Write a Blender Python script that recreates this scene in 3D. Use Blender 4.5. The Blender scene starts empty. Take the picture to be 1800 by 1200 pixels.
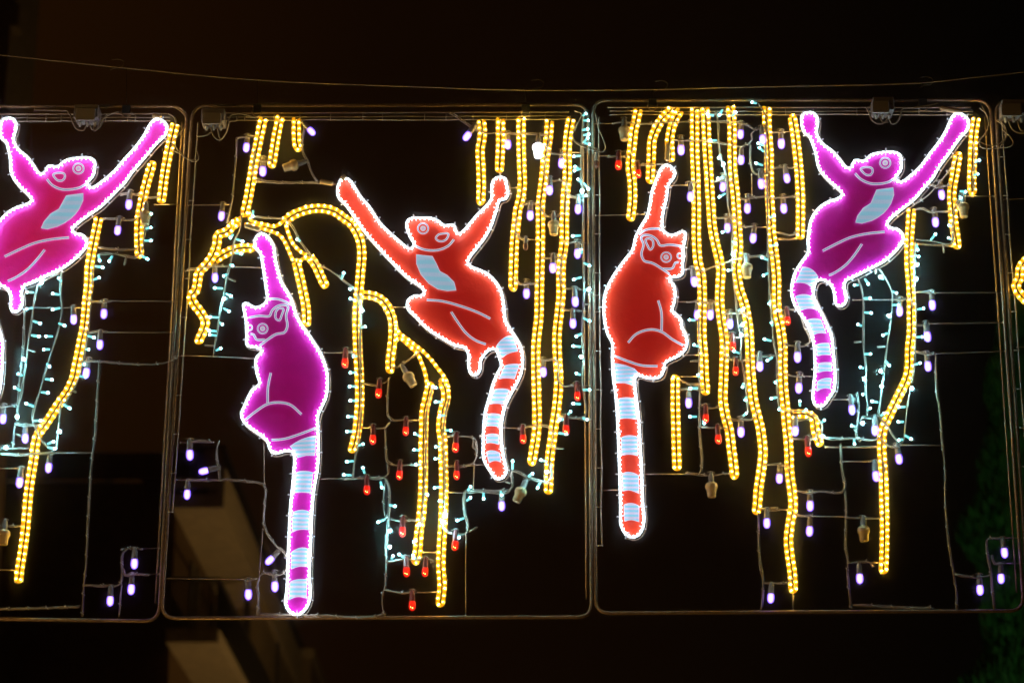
import bpy, math, random
from mathutils import Vector, Matrix
from mathutils.geometry import tessellate_polygon
random.seed(7)
C = bpy.context.scene.collection
SC = bpy.context.scene

# ------------------------------------------------------------------ camera
FPX, PITCH, CAMZ, D = 4250.0, math.radians(19), 1.6, 8.6
cam_d = bpy.data.cameras.new('camera'); cam = bpy.data.objects.new('camera', cam_d); C.objects.link(cam)
cam.location = (0, 0, CAMZ); cam.rotation_euler = (math.radians(90) + PITCH, 0, 0)
cam_d.sensor_width = 36; cam_d.lens = FPX / 1800 * 36
cam_d.clip_start = 0.1; cam_d.clip_end = 2000
cam_d.dof.use_dof = True; cam_d.dof.focus_distance = 9.08; cam_d.dof.aperture_fstop = 3.2
SC.camera = cam
# ------------------------------------------------------------------ night sky
W = bpy.data.worlds.new('World'); SC.world = W; W.use_nodes = True
nt = W.node_tree; nt.nodes.clear()
out = nt.nodes.new('ShaderNodeOutputWorld'); bg = nt.nodes.new('ShaderNodeBackground')
tc = nt.nodes.new('ShaderNodeTexCoord'); sx = nt.nodes.new('ShaderNodeSeparateXYZ')
rmp = nt.nodes.new('ShaderNodeValToRGB')
nt.links.new(tc.outputs['Generated'], sx.inputs[0])
mr = nt.nodes.new('ShaderNodeMapRange'); mr.inputs[1].default_value = -1; mr.inputs[2].default_value = 1
nt.links.new(sx.outputs[0], mr.inputs[0]); nt.links.new(mr.outputs[0], rmp.inputs[0])
e = rmp.color_ramp.elements                       # town glow is stronger on the left of the street
e[0].position = 0.36; e[0].color = (0.0145, 0.0046, 0.0005, 1)
e[1].position = 0.60; e[1].color = (0.0010, 0.0007, 0.0004, 1)
m_ = rmp.color_ramp.elements.new(0.47); m_.color = (0.0052, 0.0018, 0.0004, 1)
nt.links.new(rmp.outputs[0], bg.inputs[0]); bg.inputs[1].default_value = 1.0
nt.links.new(bg.outputs[0], out.inputs[0])
SC.view_settings.view_transform = 'Standard'; SC.view_settings.look = 'None'
SC.view_settings.exposure = 0; SC.view_settings.gamma = 1
try: SC.view_settings.use_curve_mapping = False
except Exception: pass
SC.cycles.use_denoising = True
SC.cycles.max_bounces = 5; SC.cycles.diffuse_bounces = 2; SC.cycles.glossy_bounces = 2
SC.cycles.transmission_bounces = 3; SC.cycles.volume_bounces = 1; SC.cycles.transparent_max_bounces = 6
SC.cycles.sample_clamp_indirect = 4

# ------------------------------------------------------------------ helpers
PX = D / math.cos(PITCH) / FPX                  # metres per photo pixel, across
PZ = PX / math.cos(PITCH)                       # and upwards, on the upright plane
cp, sp = math.cos(PITCH), math.sin(PITCH)
def ray(x, y):
    u = (x - 900) / FPX; v = (600 - y) / FPX
    return Vector((u, cp - v * sp, sp + v * cp))
def P(x, y, dep=0.0):                           # point of the hanging display, dep metres in front of its plane
    r = ray(x, y); t = (D - dep) / r.y
    return Vector((0, 0, CAMZ)) + r * t
def at(x, y, Y):
    r = ray(x, y); return Vector((0, 0, CAMZ)) + r * (Y / r.y)

def catmull(pts, step=3.0, closed=False):
    n = len(pts)
    if n < 2: return list(pts)
    outp = []
    rng = n if closed else n - 1
    for i in range(rng):
        if closed:
            p0, p1, p2, p3 = pts[(i-1) % n], pts[i], pts[(i+1) % n], pts[(i+2) % n]
        else:
            p1, p2 = pts[i], pts[i+1]
            p0 = pts[i-1] if i else (2*p1[0]-p2[0], 2*p1[1]-p2[1])
            p3 = pts[i+2] if i+2 < n else (2*p2[0]-p1[0], 2*p2[1]-p1[1])
        L = math.hypot(p2[0]-p1[0], p2[1]-p1[1])
        k = max(1, int(L / step))
        # centripetal-ish: shorten tangents when neighbours are far away
        def tan(a, b, c):
            la = math.hypot(b[0]-a[0], b[1]-a[1]) + 1e-6; lc = math.hypot(c[0]-b[0], c[1]-b[1]) + 1e-6
            return ((b[0]-a[0])/la + (c[0]-b[0])/lc) / 2, ((b[1]-a[1])/la + (c[1]-b[1])/lc) / 2
        t1, t2 = tan(p0, p1, p2), tan(p1, p2, p3)
        for j in range(k):
            t = j / k; t_2 = t*t; t_3 = t_2*t
            a = 2*t_3-3*t_2+1; b = t_3-2*t_2+t; c = -2*t_3+3*t_2; d = t_3-t_2
            outp.append((a*p1[0]+b*t1[0]*L+c*p2[0]+d*t2[0]*L, a*p1[1]+b*t1[1]*L+c*p2[1]+d*t2[1]*L))
    if not closed: outp.append(tuple(pts[-1]))
    return outp
def resample(pts, step):
    res = [pts[0]]; acc = 0
    for i in range(1, len(pts)):
        a, b = pts[i-1], pts[i]; L = math.hypot(b[0]-a[0], b[1]-a[1])
        while acc + L >= step:
            t = (step - acc) / L; a = (a[0]+(b[0]-a[0])*t, a[1]+(b[1]-a[1])*t)
            res.append(a); L = math.hypot(b[0]-a[0], b[1]-a[1]); acc = 0
        acc += L
    return res
def normals2(pts, closed=False):
    n = len(pts); r = []
    for i in range(n):
        a = pts[i-1] if (i or closed) else pts[i]; b = pts[(i+1) % n] if (i < n-1 or closed) else pts[i]
        dx, dy = b[0]-a[0], b[1]-a[1]; L = math.hypot(dx, dy) or 1
        r.append((-dy/L, dx/L))
    return r
def offset(pts, d, closed=False):
    nn = normals2(pts, closed); return [(p[0]+n[0]*d, p[1]+n[1]*d) for p, n in zip(pts, nn)]

class MB:
    def __init__(s): s.v = []; s.f = []; s.uv = []; s.sm = []
    def tube(s, pts, r, sides=8, closed=False, caps=True, u0=0.0, ulen=1.0, rf=None):
        n = len(pts)
        if n < 2: return
        b0 = len(s.v); u = u0; us = []
        prev = None
        for i, p in enumerate(pts):
            a = pts[i-1] if (i or closed) else pts[i]; b = pts[(i+1) % n] if (i < n-1 or closed) else pts[i]
            t = (b - a);
            if t.length < 1e-9: t = Vector((0, 0, 1))
            t.normalize()
            if prev is None:
                ref = Vector((0, 1, 0)) if abs(t.y) < .9 else Vector((1, 0, 0))
                nx = t.cross(ref).normalized()
            else:
                nx = (prev - t * prev.dot(t))
                nx = nx.normalized() if nx.length > 1e-6 else t.cross(Vector((0, 1, 0))).normalized()
            prev = nx; ny = t.cross(nx)
            rr = r * (rf(i / (n-1)) if rf else 1)
            for k in range(sides):
                an = 2*math.pi*k/sides
                s.v.append(p + nx*(math.cos(an)*rr) + ny*(math.sin(an)*rr))
            if i: u += (pts[i]-pts[i-1]).length / ulen
            us.append(u)
        segs = n if closed else n-1
        for i in range(segs):
            j = (i+1) % n
            ua, ub = us[i], (us[j] if j > i else us[i] + (pts[j]-pts[i]).length/ulen)
            for k in range(sides):
                k2 = (k+1) % sides
                s.f.append((b0+i*sides+k, b0+i*sides+k2, b0+j*sides+k2, b0+j*sides+k))
                s.uv.append(((ua, k/sides), (ua, (k+1)/sides), (ub, (k+1)/sides), (ub, k/sides))); s.sm.append(True)
        if caps and not closed:
            s.f.append(tuple(b0+k for k in range(sides))[::-1]); s.uv.append(tuple((us[0], .5) for k in range(sides))); s.sm.append(False)
            s.f.append(tuple(b0+(n-1)*sides+k for k in range(sides))); s.uv.append(tuple((us[-1], .5) for k in range(sides))); s.sm.append(False)
    def ball(s, c, r, seg=8, rings=5, sz=1.0):
        b0 = len(s.v); c = Vector(c)
        s.v.append(c + Vector((0, 0, r*sz)))
        for i in range(1, rings):
            th = math.pi*i/rings
            for k in range(seg):
                an = 2*math.pi*k/seg
                s.v.append(c + Vector((math.sin(th)*math.cos(an)*r, math.sin(th)*math.sin(an)*r, math.cos(th)*r*sz)))
        s.v.append(c + Vector((0, 0, -r*sz))); last = len(s.v)-1
        def add(f): s.f.append(f); s.uv.append(tuple((0, 0) for _ in f)); s.sm.append(True)
        for k in range(seg): add((b0, b0+1+k, b0+1+(k+1) % seg))
        for i in range(rings-2):
            for k in range(seg):
                a = b0+1+i*seg; add((a+k, a+seg+k, a+seg+(k+1) % seg, a+(k+1) % seg))
        a = b0+1+(rings-2)*seg
        for k in range(seg): add((a+k, last, a+(k+1) % seg))
    def lathe(s, prof, seg=12, M=None):          # prof: (radius, z)
        b0 = len(s.v); M = M or Matrix()
        for r, z in prof:
            for k in range(seg):
                an = 2*math.pi*k/seg; s.v.append(M @ Vector((r*math.cos(an), r*math.sin(an), z)))
        for i in range(len(prof)-1):
            for k in range(seg):
                k2 = (k+1) % seg
                s.f.append((b0+i*seg+k, b0+(i+1)*seg+k, b0+(i+1)*seg+k2, b0+i*seg+k2))
                s.uv.append(((0,0),(0,1),(1,1),(1,0))); s.sm.append(True)
        s.f.append(tuple(b0+k for k in range(seg))); s.uv.append(tuple((0,0) for k in range(seg))); s.sm.append(False)
        s.f.append(tuple(b0+(len(prof)-1)*seg+k for k in range(seg))[::-1]); s.uv.append(tuple((0,0) for k in range(seg))); s.sm.append(False)
    def box(s, c, size, M=None, bevel=0.0):
        c = Vector(c); hx, hy, hz = size[0]/2, size[1]/2, size[2]/2; b0 = len(s.v); M = M or Matrix()
        bv = min(bevel, hx*.9, hz*.9)
        if bv <= 0:
            for X in (-hx, hx):
                for Y in (-hy, hy):
                    for Z in (-hz, hz): s.v.append(M @ (c+Vector((X, Y, Z))))
            for f in ((0,1,3,2),(4,6,7,5),(0,4,5,1),(2,3,7,6),(0,2,6,4),(1,5,7,3)):
                s.f.append(tuple(b0+i for i in f)); s.uv.append(((0,0),(1,0),(1,1),(0,1))); s.sm.append(False)
        else:                                     # rounded outline in XZ, chamfered along Y
            ring = []
            for (sx_, sz_, a0) in ((1,1,0),(-1,1,90),(-1,-1,180),(1,-1,270)):
                for k in range(4):
                    a = math.radians(a0+k*30); ring.append((sx_*(hx-bv)+math.cos(a)*bv, sz_*(hz-bv)+math.sin(a)*bv))
            n = len(ring); rows = [(-hy, .5), (-hy+bv*.5, 0), (hy-bv*.5, 0), (hy, .5)]
            for (Y, ins) in rows:
                for (X, Z) in ring:
                    L = math.hypot(X, Z); q = 1 - ins*bv/L
                    s.v.append(M @ (c+Vector((X*q, Y, Z*q))))
            for i in range(3):
                for k in range(n):
                    k2 = (k+1) % n
                    s.f.append((b0+i*n+k, b0+(i+1)*n+k, b0+(i+1)*n+k2, b0+i*n+k2)); s.uv.append(((0,0),(1,0),(1,1),(0,1))); s.sm.append(False)
            s.f.append(tuple(b0+k for k in range(n))); s.uv.append(tuple((0,0) for _ in range(n))); s.sm.append(False)
            s.f.append(tuple(b0+3*n+k for k in range(n))[::-1]); s.uv.append(tuple((0,0) for _ in range(n))); s.sm.append(False)
    def hexa(s, pts):                            # 8 corners: bottom ring of 4, top ring of 4
        b0 = len(s.v); s.v += [Vector(p) for p in pts]
        for f in ((3,2,1,0),(4,5,6,7),(0,1,5,4),(1,2,6,5),(2,3,7,6),(3,0,4,7)):
            s.f.append(tuple(b0+i for i in f)); s.uv.append(((0,0),(1,0),(1,1),(0,1))); s.sm.append(False)
    def plate(s, poly, front, back, P_=None):   # flat plate traced as polygon, front/back = depths in front of the plane
        P_ = P_ or P
        n = len(poly); b0 = len(s.v)
        for d in (front, back):
            for p in poly: s.v.append(P_(p[0], p[1], d))
        tris = tessellate_polygon([[Vector((p[0], p[1], 0)) for p in poly]])
        for t in tris:
            t = list(t)
            a, b, c = (poly[i] for i in t)
            if (b[0]-a[0])*(c[1]-a[1])-(b[1]-a[1])*(c[0]-a[0]) > 0: t.reverse()
            s.f.append(tuple(b0+i for i in t)); s.uv.append(((0,0),(0,0),(0,0))); s.sm.append(False)
            s.f.append(tuple(b0+n+i for i in t)[::-1]); s.uv.append(((0,0),(0,0),(0,0))); s.sm.append(False)
        for i in range(n):
            j = (i+1) % n
            s.f.append((b0+i, b0+j, b0+n+j, b0+n+i)); s.uv.append(((0,0),)*4); s.sm.append(False)
    def ribbon(s, pts, w, dep, closed=False, thick=0.0025):
        L = offset(pts, w/2, closed); R = offset(pts, -w/2, closed); n = len(pts); b0 = len(s.v)
        for a, b in zip(L, R):
            s.v += [P(a[0], a[1], dep), P(b[0], b[1], dep), P(a[0], a[1], dep-thick), P(b[0], b[1], dep-thick)]
        for i in range(n if closed else n-1):
            j = (i+1) % n; a, b = b0+i*4, b0+j*4
            for f, uv in (((a, b, b+1, a+1), ((0,0),(0,0),(0,1),(0,1))), ((a, a+2, b+2, b), ((0,0),)*4), ((a+1, b+1, b+3, a+3), ((0,1),)*4)):
                s.f.append(f); s.uv.append(uv); s.sm.append(False)
    def build(s, name, mat, parent=None, link=True):
        me = bpy.data.meshes.new(name); me.from_pydata([tuple(v) for v in s.v], [], s.f)
        ul = me.uv_layers.new(name='UVMap'); i = 0
        flat = []
        for uvs in s.uv:
            for q in uvs: flat += [q[0], q[1]]
        ul.data.foreach_set('uv', flat)
        me.polygons.foreach_set('use_smooth', s.sm)
        me.materials.append(mat); me.update()
        o = bpy.data.objects.new(name, me)
        if link: C.objects.link(o)
        if parent:
            o.parent = parent
            if parent.type == 'EMPTY' and link:
                o.matrix_parent_inverse = parent.matrix_basis.inverted()
        return o
def tag(o, label=None, cat=None, group=None, kind=None):
    if label: o['label'] = label
    if cat: o['category'] = cat
    if group: o['group'] = group
    if kind: o['kind'] = kind
    return o
def thing(name, loc, label, cat, group=None):
    o = bpy.data.objects.new(name, None); o.empty_display_size = .02; C.objects.link(o)
    o.location = loc; return tag(o, label, cat, group)

# ------------------------------------------------------------------ materials
def mat(name, col, rough=.5, metal=0, emi=None, es=0, bump=0, bscale=40, spec=.5, var=0):
    m = bpy.data.materials.new(name); m.use_nodes = True; nt = m.node_tree; b = nt.nodes['Principled BSDF']
    b.inputs['Base Color'].default_value = (*col, 1); b.inputs['Roughness'].default_value = rough
    b.inputs['Metallic'].default_value = metal; b.inputs['Specular IOR Level'].default_value = spec
    if emi: b.inputs['Emission Color'].default_value = (*emi, 1); b.inputs['Emission Strength'].default_value = es
    if bump or var:
        tc = nt.nodes.new('ShaderNodeTexCoord'); n = nt.nodes.new('ShaderNodeTexNoise'); n.inputs['Scale'].default_value = bscale
        n.inputs['Detail'].default_value = 5
        nt.links.new(tc.outputs['Object'], n.inputs['Vector'])
        if bump:
            bp = nt.nodes.new('ShaderNodeBump'); bp.inputs['Strength'].default_value = bump; bp.inputs['Distance'].default_value = .01
            nt.links.new(n.outputs[0], bp.inputs['Height']); nt.links.new(bp.outputs[0], b.inputs['Normal'])
        if var:
            r = nt.nodes.new('ShaderNodeValToRGB'); r.color_ramp.elements[0].position = .3; r.color_ramp.elements[1].position = .7
            r.color_ramp.elements[0].color = tuple(c*(1-var) for c in col)+(1,); r.color_ramp.elements[1].color = tuple(min(1, c*(1+var)) for c in col)+(1,)
            nt.links.new(n.outputs[0], r.inputs[0]); nt.links.new(r.outputs[0], b.inputs['Base Color'])
    return m
def rope_mat(name, low, mid, high, ls, ms, hs, fw=1.0):
    m = bpy.data.materials.new(name); m.use_nodes = True; nt = m.node_tree; b = nt.nodes['Principled BSDF']
    N = nt.nodes.new; L = nt.links.new
    uv = N('ShaderNodeUVMap'); sp_ = N('ShaderNodeSeparateXYZ'); L(uv.outputs[0], sp_.inputs[0])
    mu = N('ShaderNodeMath'); mu.operation = 'MULTIPLY'; mu.inputs[1].default_value = 2*math.pi; L(sp_.outputs[0], mu.inputs[0])
    co = N('ShaderNodeMath'); co.operation = 'COSINE'; L(mu.outputs[0], co.inputs[0])
    ma = N('ShaderNodeMath'); ma.operation = 'MULTIPLY_ADD'; ma.inputs[1].default_value = .5; ma.inputs[2].default_value = .5; L(co.outputs[0], ma.inputs[0])
    r = N('ShaderNodeValToRGB'); L(ma.outputs[0], r.inputs[0])
    cr = r.color_ramp; cr.elements[0].position = .05; cr.elements[0].color = (*[c*ls/hs for c in low], 1)
    cr.elements[1].position = .97; cr.elements[1].color = (*high, 1)
    k = cr.elements.new(.55); k.color = (*[c*ms/hs for c in mid], 1)
    k = cr.elements.new(.8); k.color = (*[(c*ms*1.25)/hs for c in mid], 1)
    lw = N('ShaderNodeLayerWeight'); lw.inputs[0].default_value = .35
    mr = N('ShaderNodeMapRange'); mr.inputs[1].default_value = .0; mr.inputs[2].default_value = 1; mr.inputs[3].default_value = 1.1; mr.inputs[4].default_value = .45
    L(lw.outputs['Facing'], mr.inputs[0])
    st = N('ShaderNodeMath'); st.operation = 'MULTIPLY'; st.inputs[1].default_value = hs; L(mr.outputs[0], st.inputs[0])
    L(r.outputs[0], b.inputs['Emission Color']); L(st.outputs[0], b.inputs['Emission Strength'])
    b.inputs['Base Color'].default_value = (*[c*.5 for c in low], 1); b.inputs['Roughness'].default_value = .25
    return m
def bulb_mat(name, core, edge, cs, es, basecol):
    m = bpy.data.materials.new(name); m.use_nodes = True; nt = m.node_tree; b = nt.nodes['Principled BSDF']
    N = nt.nodes.new; L = nt.links.new
    lw = N('ShaderNodeLayerWeight'); lw.inputs[0].default_value = .5
    r = N('ShaderNodeValToRGB'); L(lw.outputs['Facing'], r.inputs[0]); cr = r.color_ramp
    cr.elements[0].position = .04; cr.elements[0].color = (*core, 1)
    cr.elements[1].position = .62; cr.elements[1].color = (*[c*es/cs for c in edge], 1)
    k = cr.elements.new(.28); k.color = (*[(c*.55+d*.45*es/cs) for c, d in zip(core, edge)], 1)
    L(r.outputs[0], b.inputs['Emission Color']); b.inputs['Emission Strength'].default_value = cs
    b.inputs['Base Color'].default_value = (*basecol, 1); b.inputs['Roughness'].default_value = .12
    return m
AMB = 11.4 * PX
M = {}
M['steel'] = mat('galvanised_steel', (.46, .35, .24), .36, .45, bump=.15, bscale=60, var=.25)
M['rod'] = mat('thin_steel_rod', (.52, .45, .37), .35, .7, var=.2, bscale=30)
M['cable'] = mat('clear_pvc_cable', (.62, .56, .46), .25, .0, var=.3, bscale=25)
M['dark'] = mat('black_rubber', (.03, .03, .03), .5)
M['tie'] = mat('nylon_tie', (.75, .73, .68), .4)
M['box'] = mat('grey_junction_box', (.34, .32, .31), .45, bump=.1, bscale=80, var=.12)
M['boxlid'] = mat('beige_box_lid', (.48, .45, .39), .4, bump=.1, bscale=80)
M['gland'] = mat('white_cable_gland', (.75, .74, .70), .35)
M['cap'] = mat('frosted_lamp_cap', (.92, .70, .36), .25, bump=.1, bscale=90)
M['cap_lit'] = mat('lit_lamp_cap', (.8, .8, .8), .3, emi=(.88, .92, 1), es=3.5)
M['socket'] = mat('grey_lamp_socket', (.42, .40, .37), .35)
M['socket_red'] = mat('red_lamp_socket', (.30, .05, .04), .3)
M['rope'] = rope_mat('amber_rope_light', (1, .38, .005), (1, .52, .012), (1, .72, .12), .82, 1.4, 3.2)
M['ropeled'] = mat('amber_led', (.9, .7, .3), .3, emi=(1, .60, .11), es=110)
M['white'] = rope_mat('white_rope_light', (.70, .86, 1), (.80, .92, 1), (.93, .97, 1), 2.4, 3.4, 5.5)
M['whiteled'] = mat('white_led', (.9, .9, .95), .3, emi=(.92, .96, 1), es=30)
M['pin'] = mat('led_pin', (.5, .75, .72), .25, emi=(.16, .78, .80), es=1.05)
M['pin_off'] = mat('unlit_led_pin', (.62, .52, .40), .35)
M['tip'] = mat('led_tip', (.8, .95, .95), .2, emi=(.36, .88, 1), es=22)
M['tip_star'] = mat('led_tip_bright', (.8, .95, .95), .2, emi=(.30, .86, 1), es=300)
M['violet'] = bulb_mat('violet_bulb', (.56, .38, 1), (.12, .035, 1), 2.9, 1.6, (.3, .25, .6))
M['red'] = bulb_mat('red_bulb', (1, .022, .006), (.62, .003, .001), 1.0, .85, (.3, .01, .01))
M['redcore'] = mat('red_bulb_led', (1, .3, .1), .3, emi=(1, .16, .03), es=60)
M['bulb_off'] = mat('dead_bulb', (.25, .12, .09), .2)
def panel_mat(name, col, e, es):  # even emission stands in for light reaching the panel's middle; nothing shines behind
    m = mat(name, col, .42, 0, e, es, bump=.55, bscale=7, var=.16); m.node_tree.nodes['Bump'].inputs['Distance'].default_value = .03; return m
M['magenta'] = panel_mat('magenta_glow_panel', (.64, .014, .56), (.38, .0, .11), .38)
M['crimson'] = panel_mat('crimson_pink_panel', (.58, .018, .56), (.62, .008, .055), .62)
M['red_panel'] = panel_mat('red_glow_panel', (.88, .068, .020), (.48, .004, .006), .48)
def stripe_mat(per=7.2, ca=(.24, .62, .84, 1), cb=(.66, .63, .85, 1)):
    m = bpy.data.materials.new('striped_print'); m.use_nodes = True; nt = m.node_tree; b = nt.nodes['Principled BSDF']
    N = nt.nodes.new; L = nt.links.new
    tc = N('ShaderNodeTexCoord'); s = N('ShaderNodeSeparateXYZ'); L(tc.outputs['Object'], s.inputs[0])
    nz = N('ShaderNodeTexNoise'); nz.inputs['Scale'].default_value = 3; L(tc.outputs['Object'], nz.inputs['Vector'])
    a = N('ShaderNodeMath'); a.operation = 'MULTIPLY_ADD'; a.inputs[1].default_value = .03; L(nz.outputs[0], a.inputs[0]); L(s.outputs[2], a.inputs[2])
    k = N('ShaderNodeMath'); k.operation = 'MULTIPLY'; k.inputs[1].default_value = 2*math.pi/(per*PZ); L(a.outputs[0], k.inputs[0])
    c = N('ShaderNodeMath'); c.operation = 'SINE'; L(k.outputs[0], c.inputs[0])
    r = N('ShaderNodeMapRange'); r.inputs[1].default_value = -1; r.inputs[2].default_value = 1; L(c.outputs[0], r.inputs[0])
    cr = N('ShaderNodeValToRGB'); L(r.outputs[0], cr.inputs[0])
    cr.color_ramp.elements[0].position = .25; cr.color_ramp.elements[0].color = ca
    cr.color_ramp.elements[1].position = .75; cr.color_ramp.elements[1].color = cb
    L(cr.outputs[0], b.inputs['Base Color']); L(cr.outputs[0], b.inputs['Emission Color']); b.inputs['Emission Strength'].default_value = .55  # the print is no lamp; an added glow keeps it bright
    b.inputs['Roughness'].default_value = .45
    return m
M['stripe'] = stripe_mat(); M['belly'] = stripe_mat(14.5, (.30,.64,.82,1), (.46,.62,.82,1))
def line_mat():
    m = bpy.data.materials.new('double_line_print'); m.use_nodes = True; nt = m.node_tree; b = nt.nodes['Principled BSDF']
    N = nt.nodes.new; L = nt.links.new
    uv = N('ShaderNodeUVMap'); s = N('ShaderNodeSeparateXYZ'); L(uv.outputs[0], s.inputs[0])
    cr = N('ShaderNodeValToRGB'); L(s.outputs[1], cr.inputs[0]); cr.color_ramp.interpolation = 'LINEAR'
    E = cr.color_ramp.elements; E[0].position = .28; E[0].color = (.80, .84, .96, 1); E[1].position = .72; E[1].color = (.80, .84, .96, 1)
    k = E.new(.42); k.color = (.10, .19, .45, 1); k = E.new(.58); k.color = (.10, .19, .45, 1)
    L(cr.outputs[0], b.inputs['Base Color']); L(cr.outputs[0], b.inputs['Emission Color']); b.inputs['Emission Strength'].default_value = .55  # added glow lifts the printed lines where little light reaches
    b.inputs['Roughness'].default_value = .4
    return m
M['line'] = line_mat()
M['edge'] = mat('pale_print_edge', (.72, .74, .85), .4, emi=(.72, .74, .85), es=.5)  # edging and clips get an added glow, no light source
M['wall'] = mat('dark_ochre_render_wall', (.13, .075, .03), .85, bump=.3, bscale=6, var=.25)
M['wallp'] = mat('sand_render_wall', (.34, .26, .15), .85, bump=.3, bscale=3, var=.2)
M['plaster'] = mat('pale_plaster', (.62, .52, .34), .8, bump=.2, bscale=5, var=.2)
M['iron'] = mat('black_iron', (.05, .045, .04), .5)
M['glassdark'] = mat('dark_window_glass', (.02, .02, .02), .1)
M['leaf'] = mat('cypress_foliage', (.035, .10, .03), .7, var=.5, bscale=4)
M['bark'] = mat('cypress_bark', (.10, .07, .05), .9, bump=.4, bscale=20)
M['asphalt'] = mat('asphalt', (.05, .05, .05), .9, bump=.3, bscale=30, var=.2)
M['lamp'] = mat('sodium_lamp_lens', (.9, .6, .2), .3, emi=(1, .55, .15), es=12)

# ------------------------------------------------------------------ ground
g = MB(); g.box((0, 300, -.15), (900, 900, .3)); tag(g.build('ground', M['asphalt']), kind='structure')

# ------------------------------------------------------------------ steel frames
# every polyline is a steel rod of the frame; 'c' ones have a cable tied along them
def seg3(pts, dep, step=8, wob=0, smooth=True):
    q = catmull(pts, step) if smooth else pts
    o = []
    for i, p in enumerate(q):
        w = wob*math.sin(i*.9+p[0]*.13) if wob else 0
        o.append(P(p[0]+w*.5, p[1]+w, dep))
    return o
def round_rect(tl, tr, br, bl, r=26):
    pts = []
    cs = [tl, tr, br, bl]
    for i in range(4):
        c = cs[i]; a = cs[i-1]; b = cs[(i+1) % 4]
        la = math.hypot(a[0]-c[0], a[1]-c[1]); lb = math.hypot(b[0]-c[0], b[1]-c[1])
        p0 = (c[0]+(a[0]-c[0])*r/la, c[1]+(a[1]-c[1])*r/la); p1 = (c[0]+(b[0]-c[0])*r/lb, c[1]+(b[1]-c[1])*r/lb)
        for k in range(7):
            t = k/6; pts.append(((1-t)**2*p0[0]+2*t*(1-t)*c[0]+t*t*p1[0], (1-t)**2*p0[1]+2*t*(1-t)*c[1]+t*t*p1[1]))
    return pts
FR = {
 'left':  dict(c=[(-420, 188), (329, 187), (279, 1091), (-470, 1082)], lab='steel tube frame at the left edge holding the cropped pink lemur'),
 'middle': dict(c=[(338, 186), (1034, 184), (1040, 1084), (284, 1086)], lab='steel tube frame in the middle, around one purple and one red lemur'),
 'right': dict(c=[(1042, 176), (1740, 176), (1800, 1073), (1047, 1077)], lab='steel tube frame right of centre, around the sitting red lemur'),
 'far':   dict(c=[(1749, 178), (2440, 178), (2520, 1070), (1809, 1073)], lab='steel tube frame cropped by the right edge, only its corner showing'),
}
RODS = {
 'left': [
  [(37,541),(90,541),(145,541)], [(158,529),(308,530)], [(180,584),(303,585)], [(272,360),(319,360)],
  [(55,796),(162,796)], [(-20,823),(35,823)], [(-20,1000),(30,1002)], [(214,965),(280,963)], [(214,1010),(280,1008)]],
 'middle': [
  [(330,361),(406,360)], [(320,625),(374,627),(447,630)], [(460,471),(400,469),(368,469)], [(317,777),(375,777)], [(310,843),(384,844)],
  [(288,1016),(430,1018)], [(464,770),(464,850)], [(555,842),(620,840)], [(570,620),(606,620)], [(450,320),(594,324)],
  [(634,752),(676,752)], [(690,540),(716,540)], [(688,738),(736,738)], [(745,970),(770,971)], [(730,1041),(770,1040)], [(785,865),(816,866)],
  [(844,768),(855,768)], [(852,816),(820,819)], [(834,815),(832,862)], [(819,940),(819,1081)], [(884,752),(912,752)], [(895,331),(915,330)],
  [(1002,269),(1036,268)], [(928,421),(950,422)], [(1010,427),(1036,427)], [(1020,509),(1038,510)], [(990,546),(1036,547)], [(1012,677),(1038,678)],
  [(462,930),(455,1020)]],
 'right': [
  [(1042,218),(1077,217)], [(1042,275),(1070,274)], [(1047,379),(1132,377)], [(1046,519),(1062,519)], [(1178,326),(1207,326)], [(1321,307),(1322,343)],
  [(1187,530),(1208,531)], [(1200,624),(1237,624)], [(1190,662),(1228,662)], [(1130,833),(1229,833)], [(1047,862),(1086,861)],
  [(1368,895),(1392,896)], [(1416,907),(1486,908)], [(1482,811),(1528,811)], [(1458,702),(1490,702)], [(1412,661),(1432,662)],
  [(1490,989),(1552,988)], [(1394,1040),(1394,1072)], [(1500,527),(1567,527)], [(1697,345),(1747,345)], [(1642,515),(1760,514)], [(1633,569),(1763,567)],
  [(1642,622),(1767,617)], [(1584,782),(1658,783)], [(1357,399),(1323,400)], [(1378,232),(1408,231)], [(1283,458),(1240,473),(1233,475)]],
 'far': [[(1760,351),(1800,349),(1900,348)], [(1788,610),(1900,609)], [(1760,945),(1830,945)], [(1765,990),(1830,989)]],
}
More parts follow.
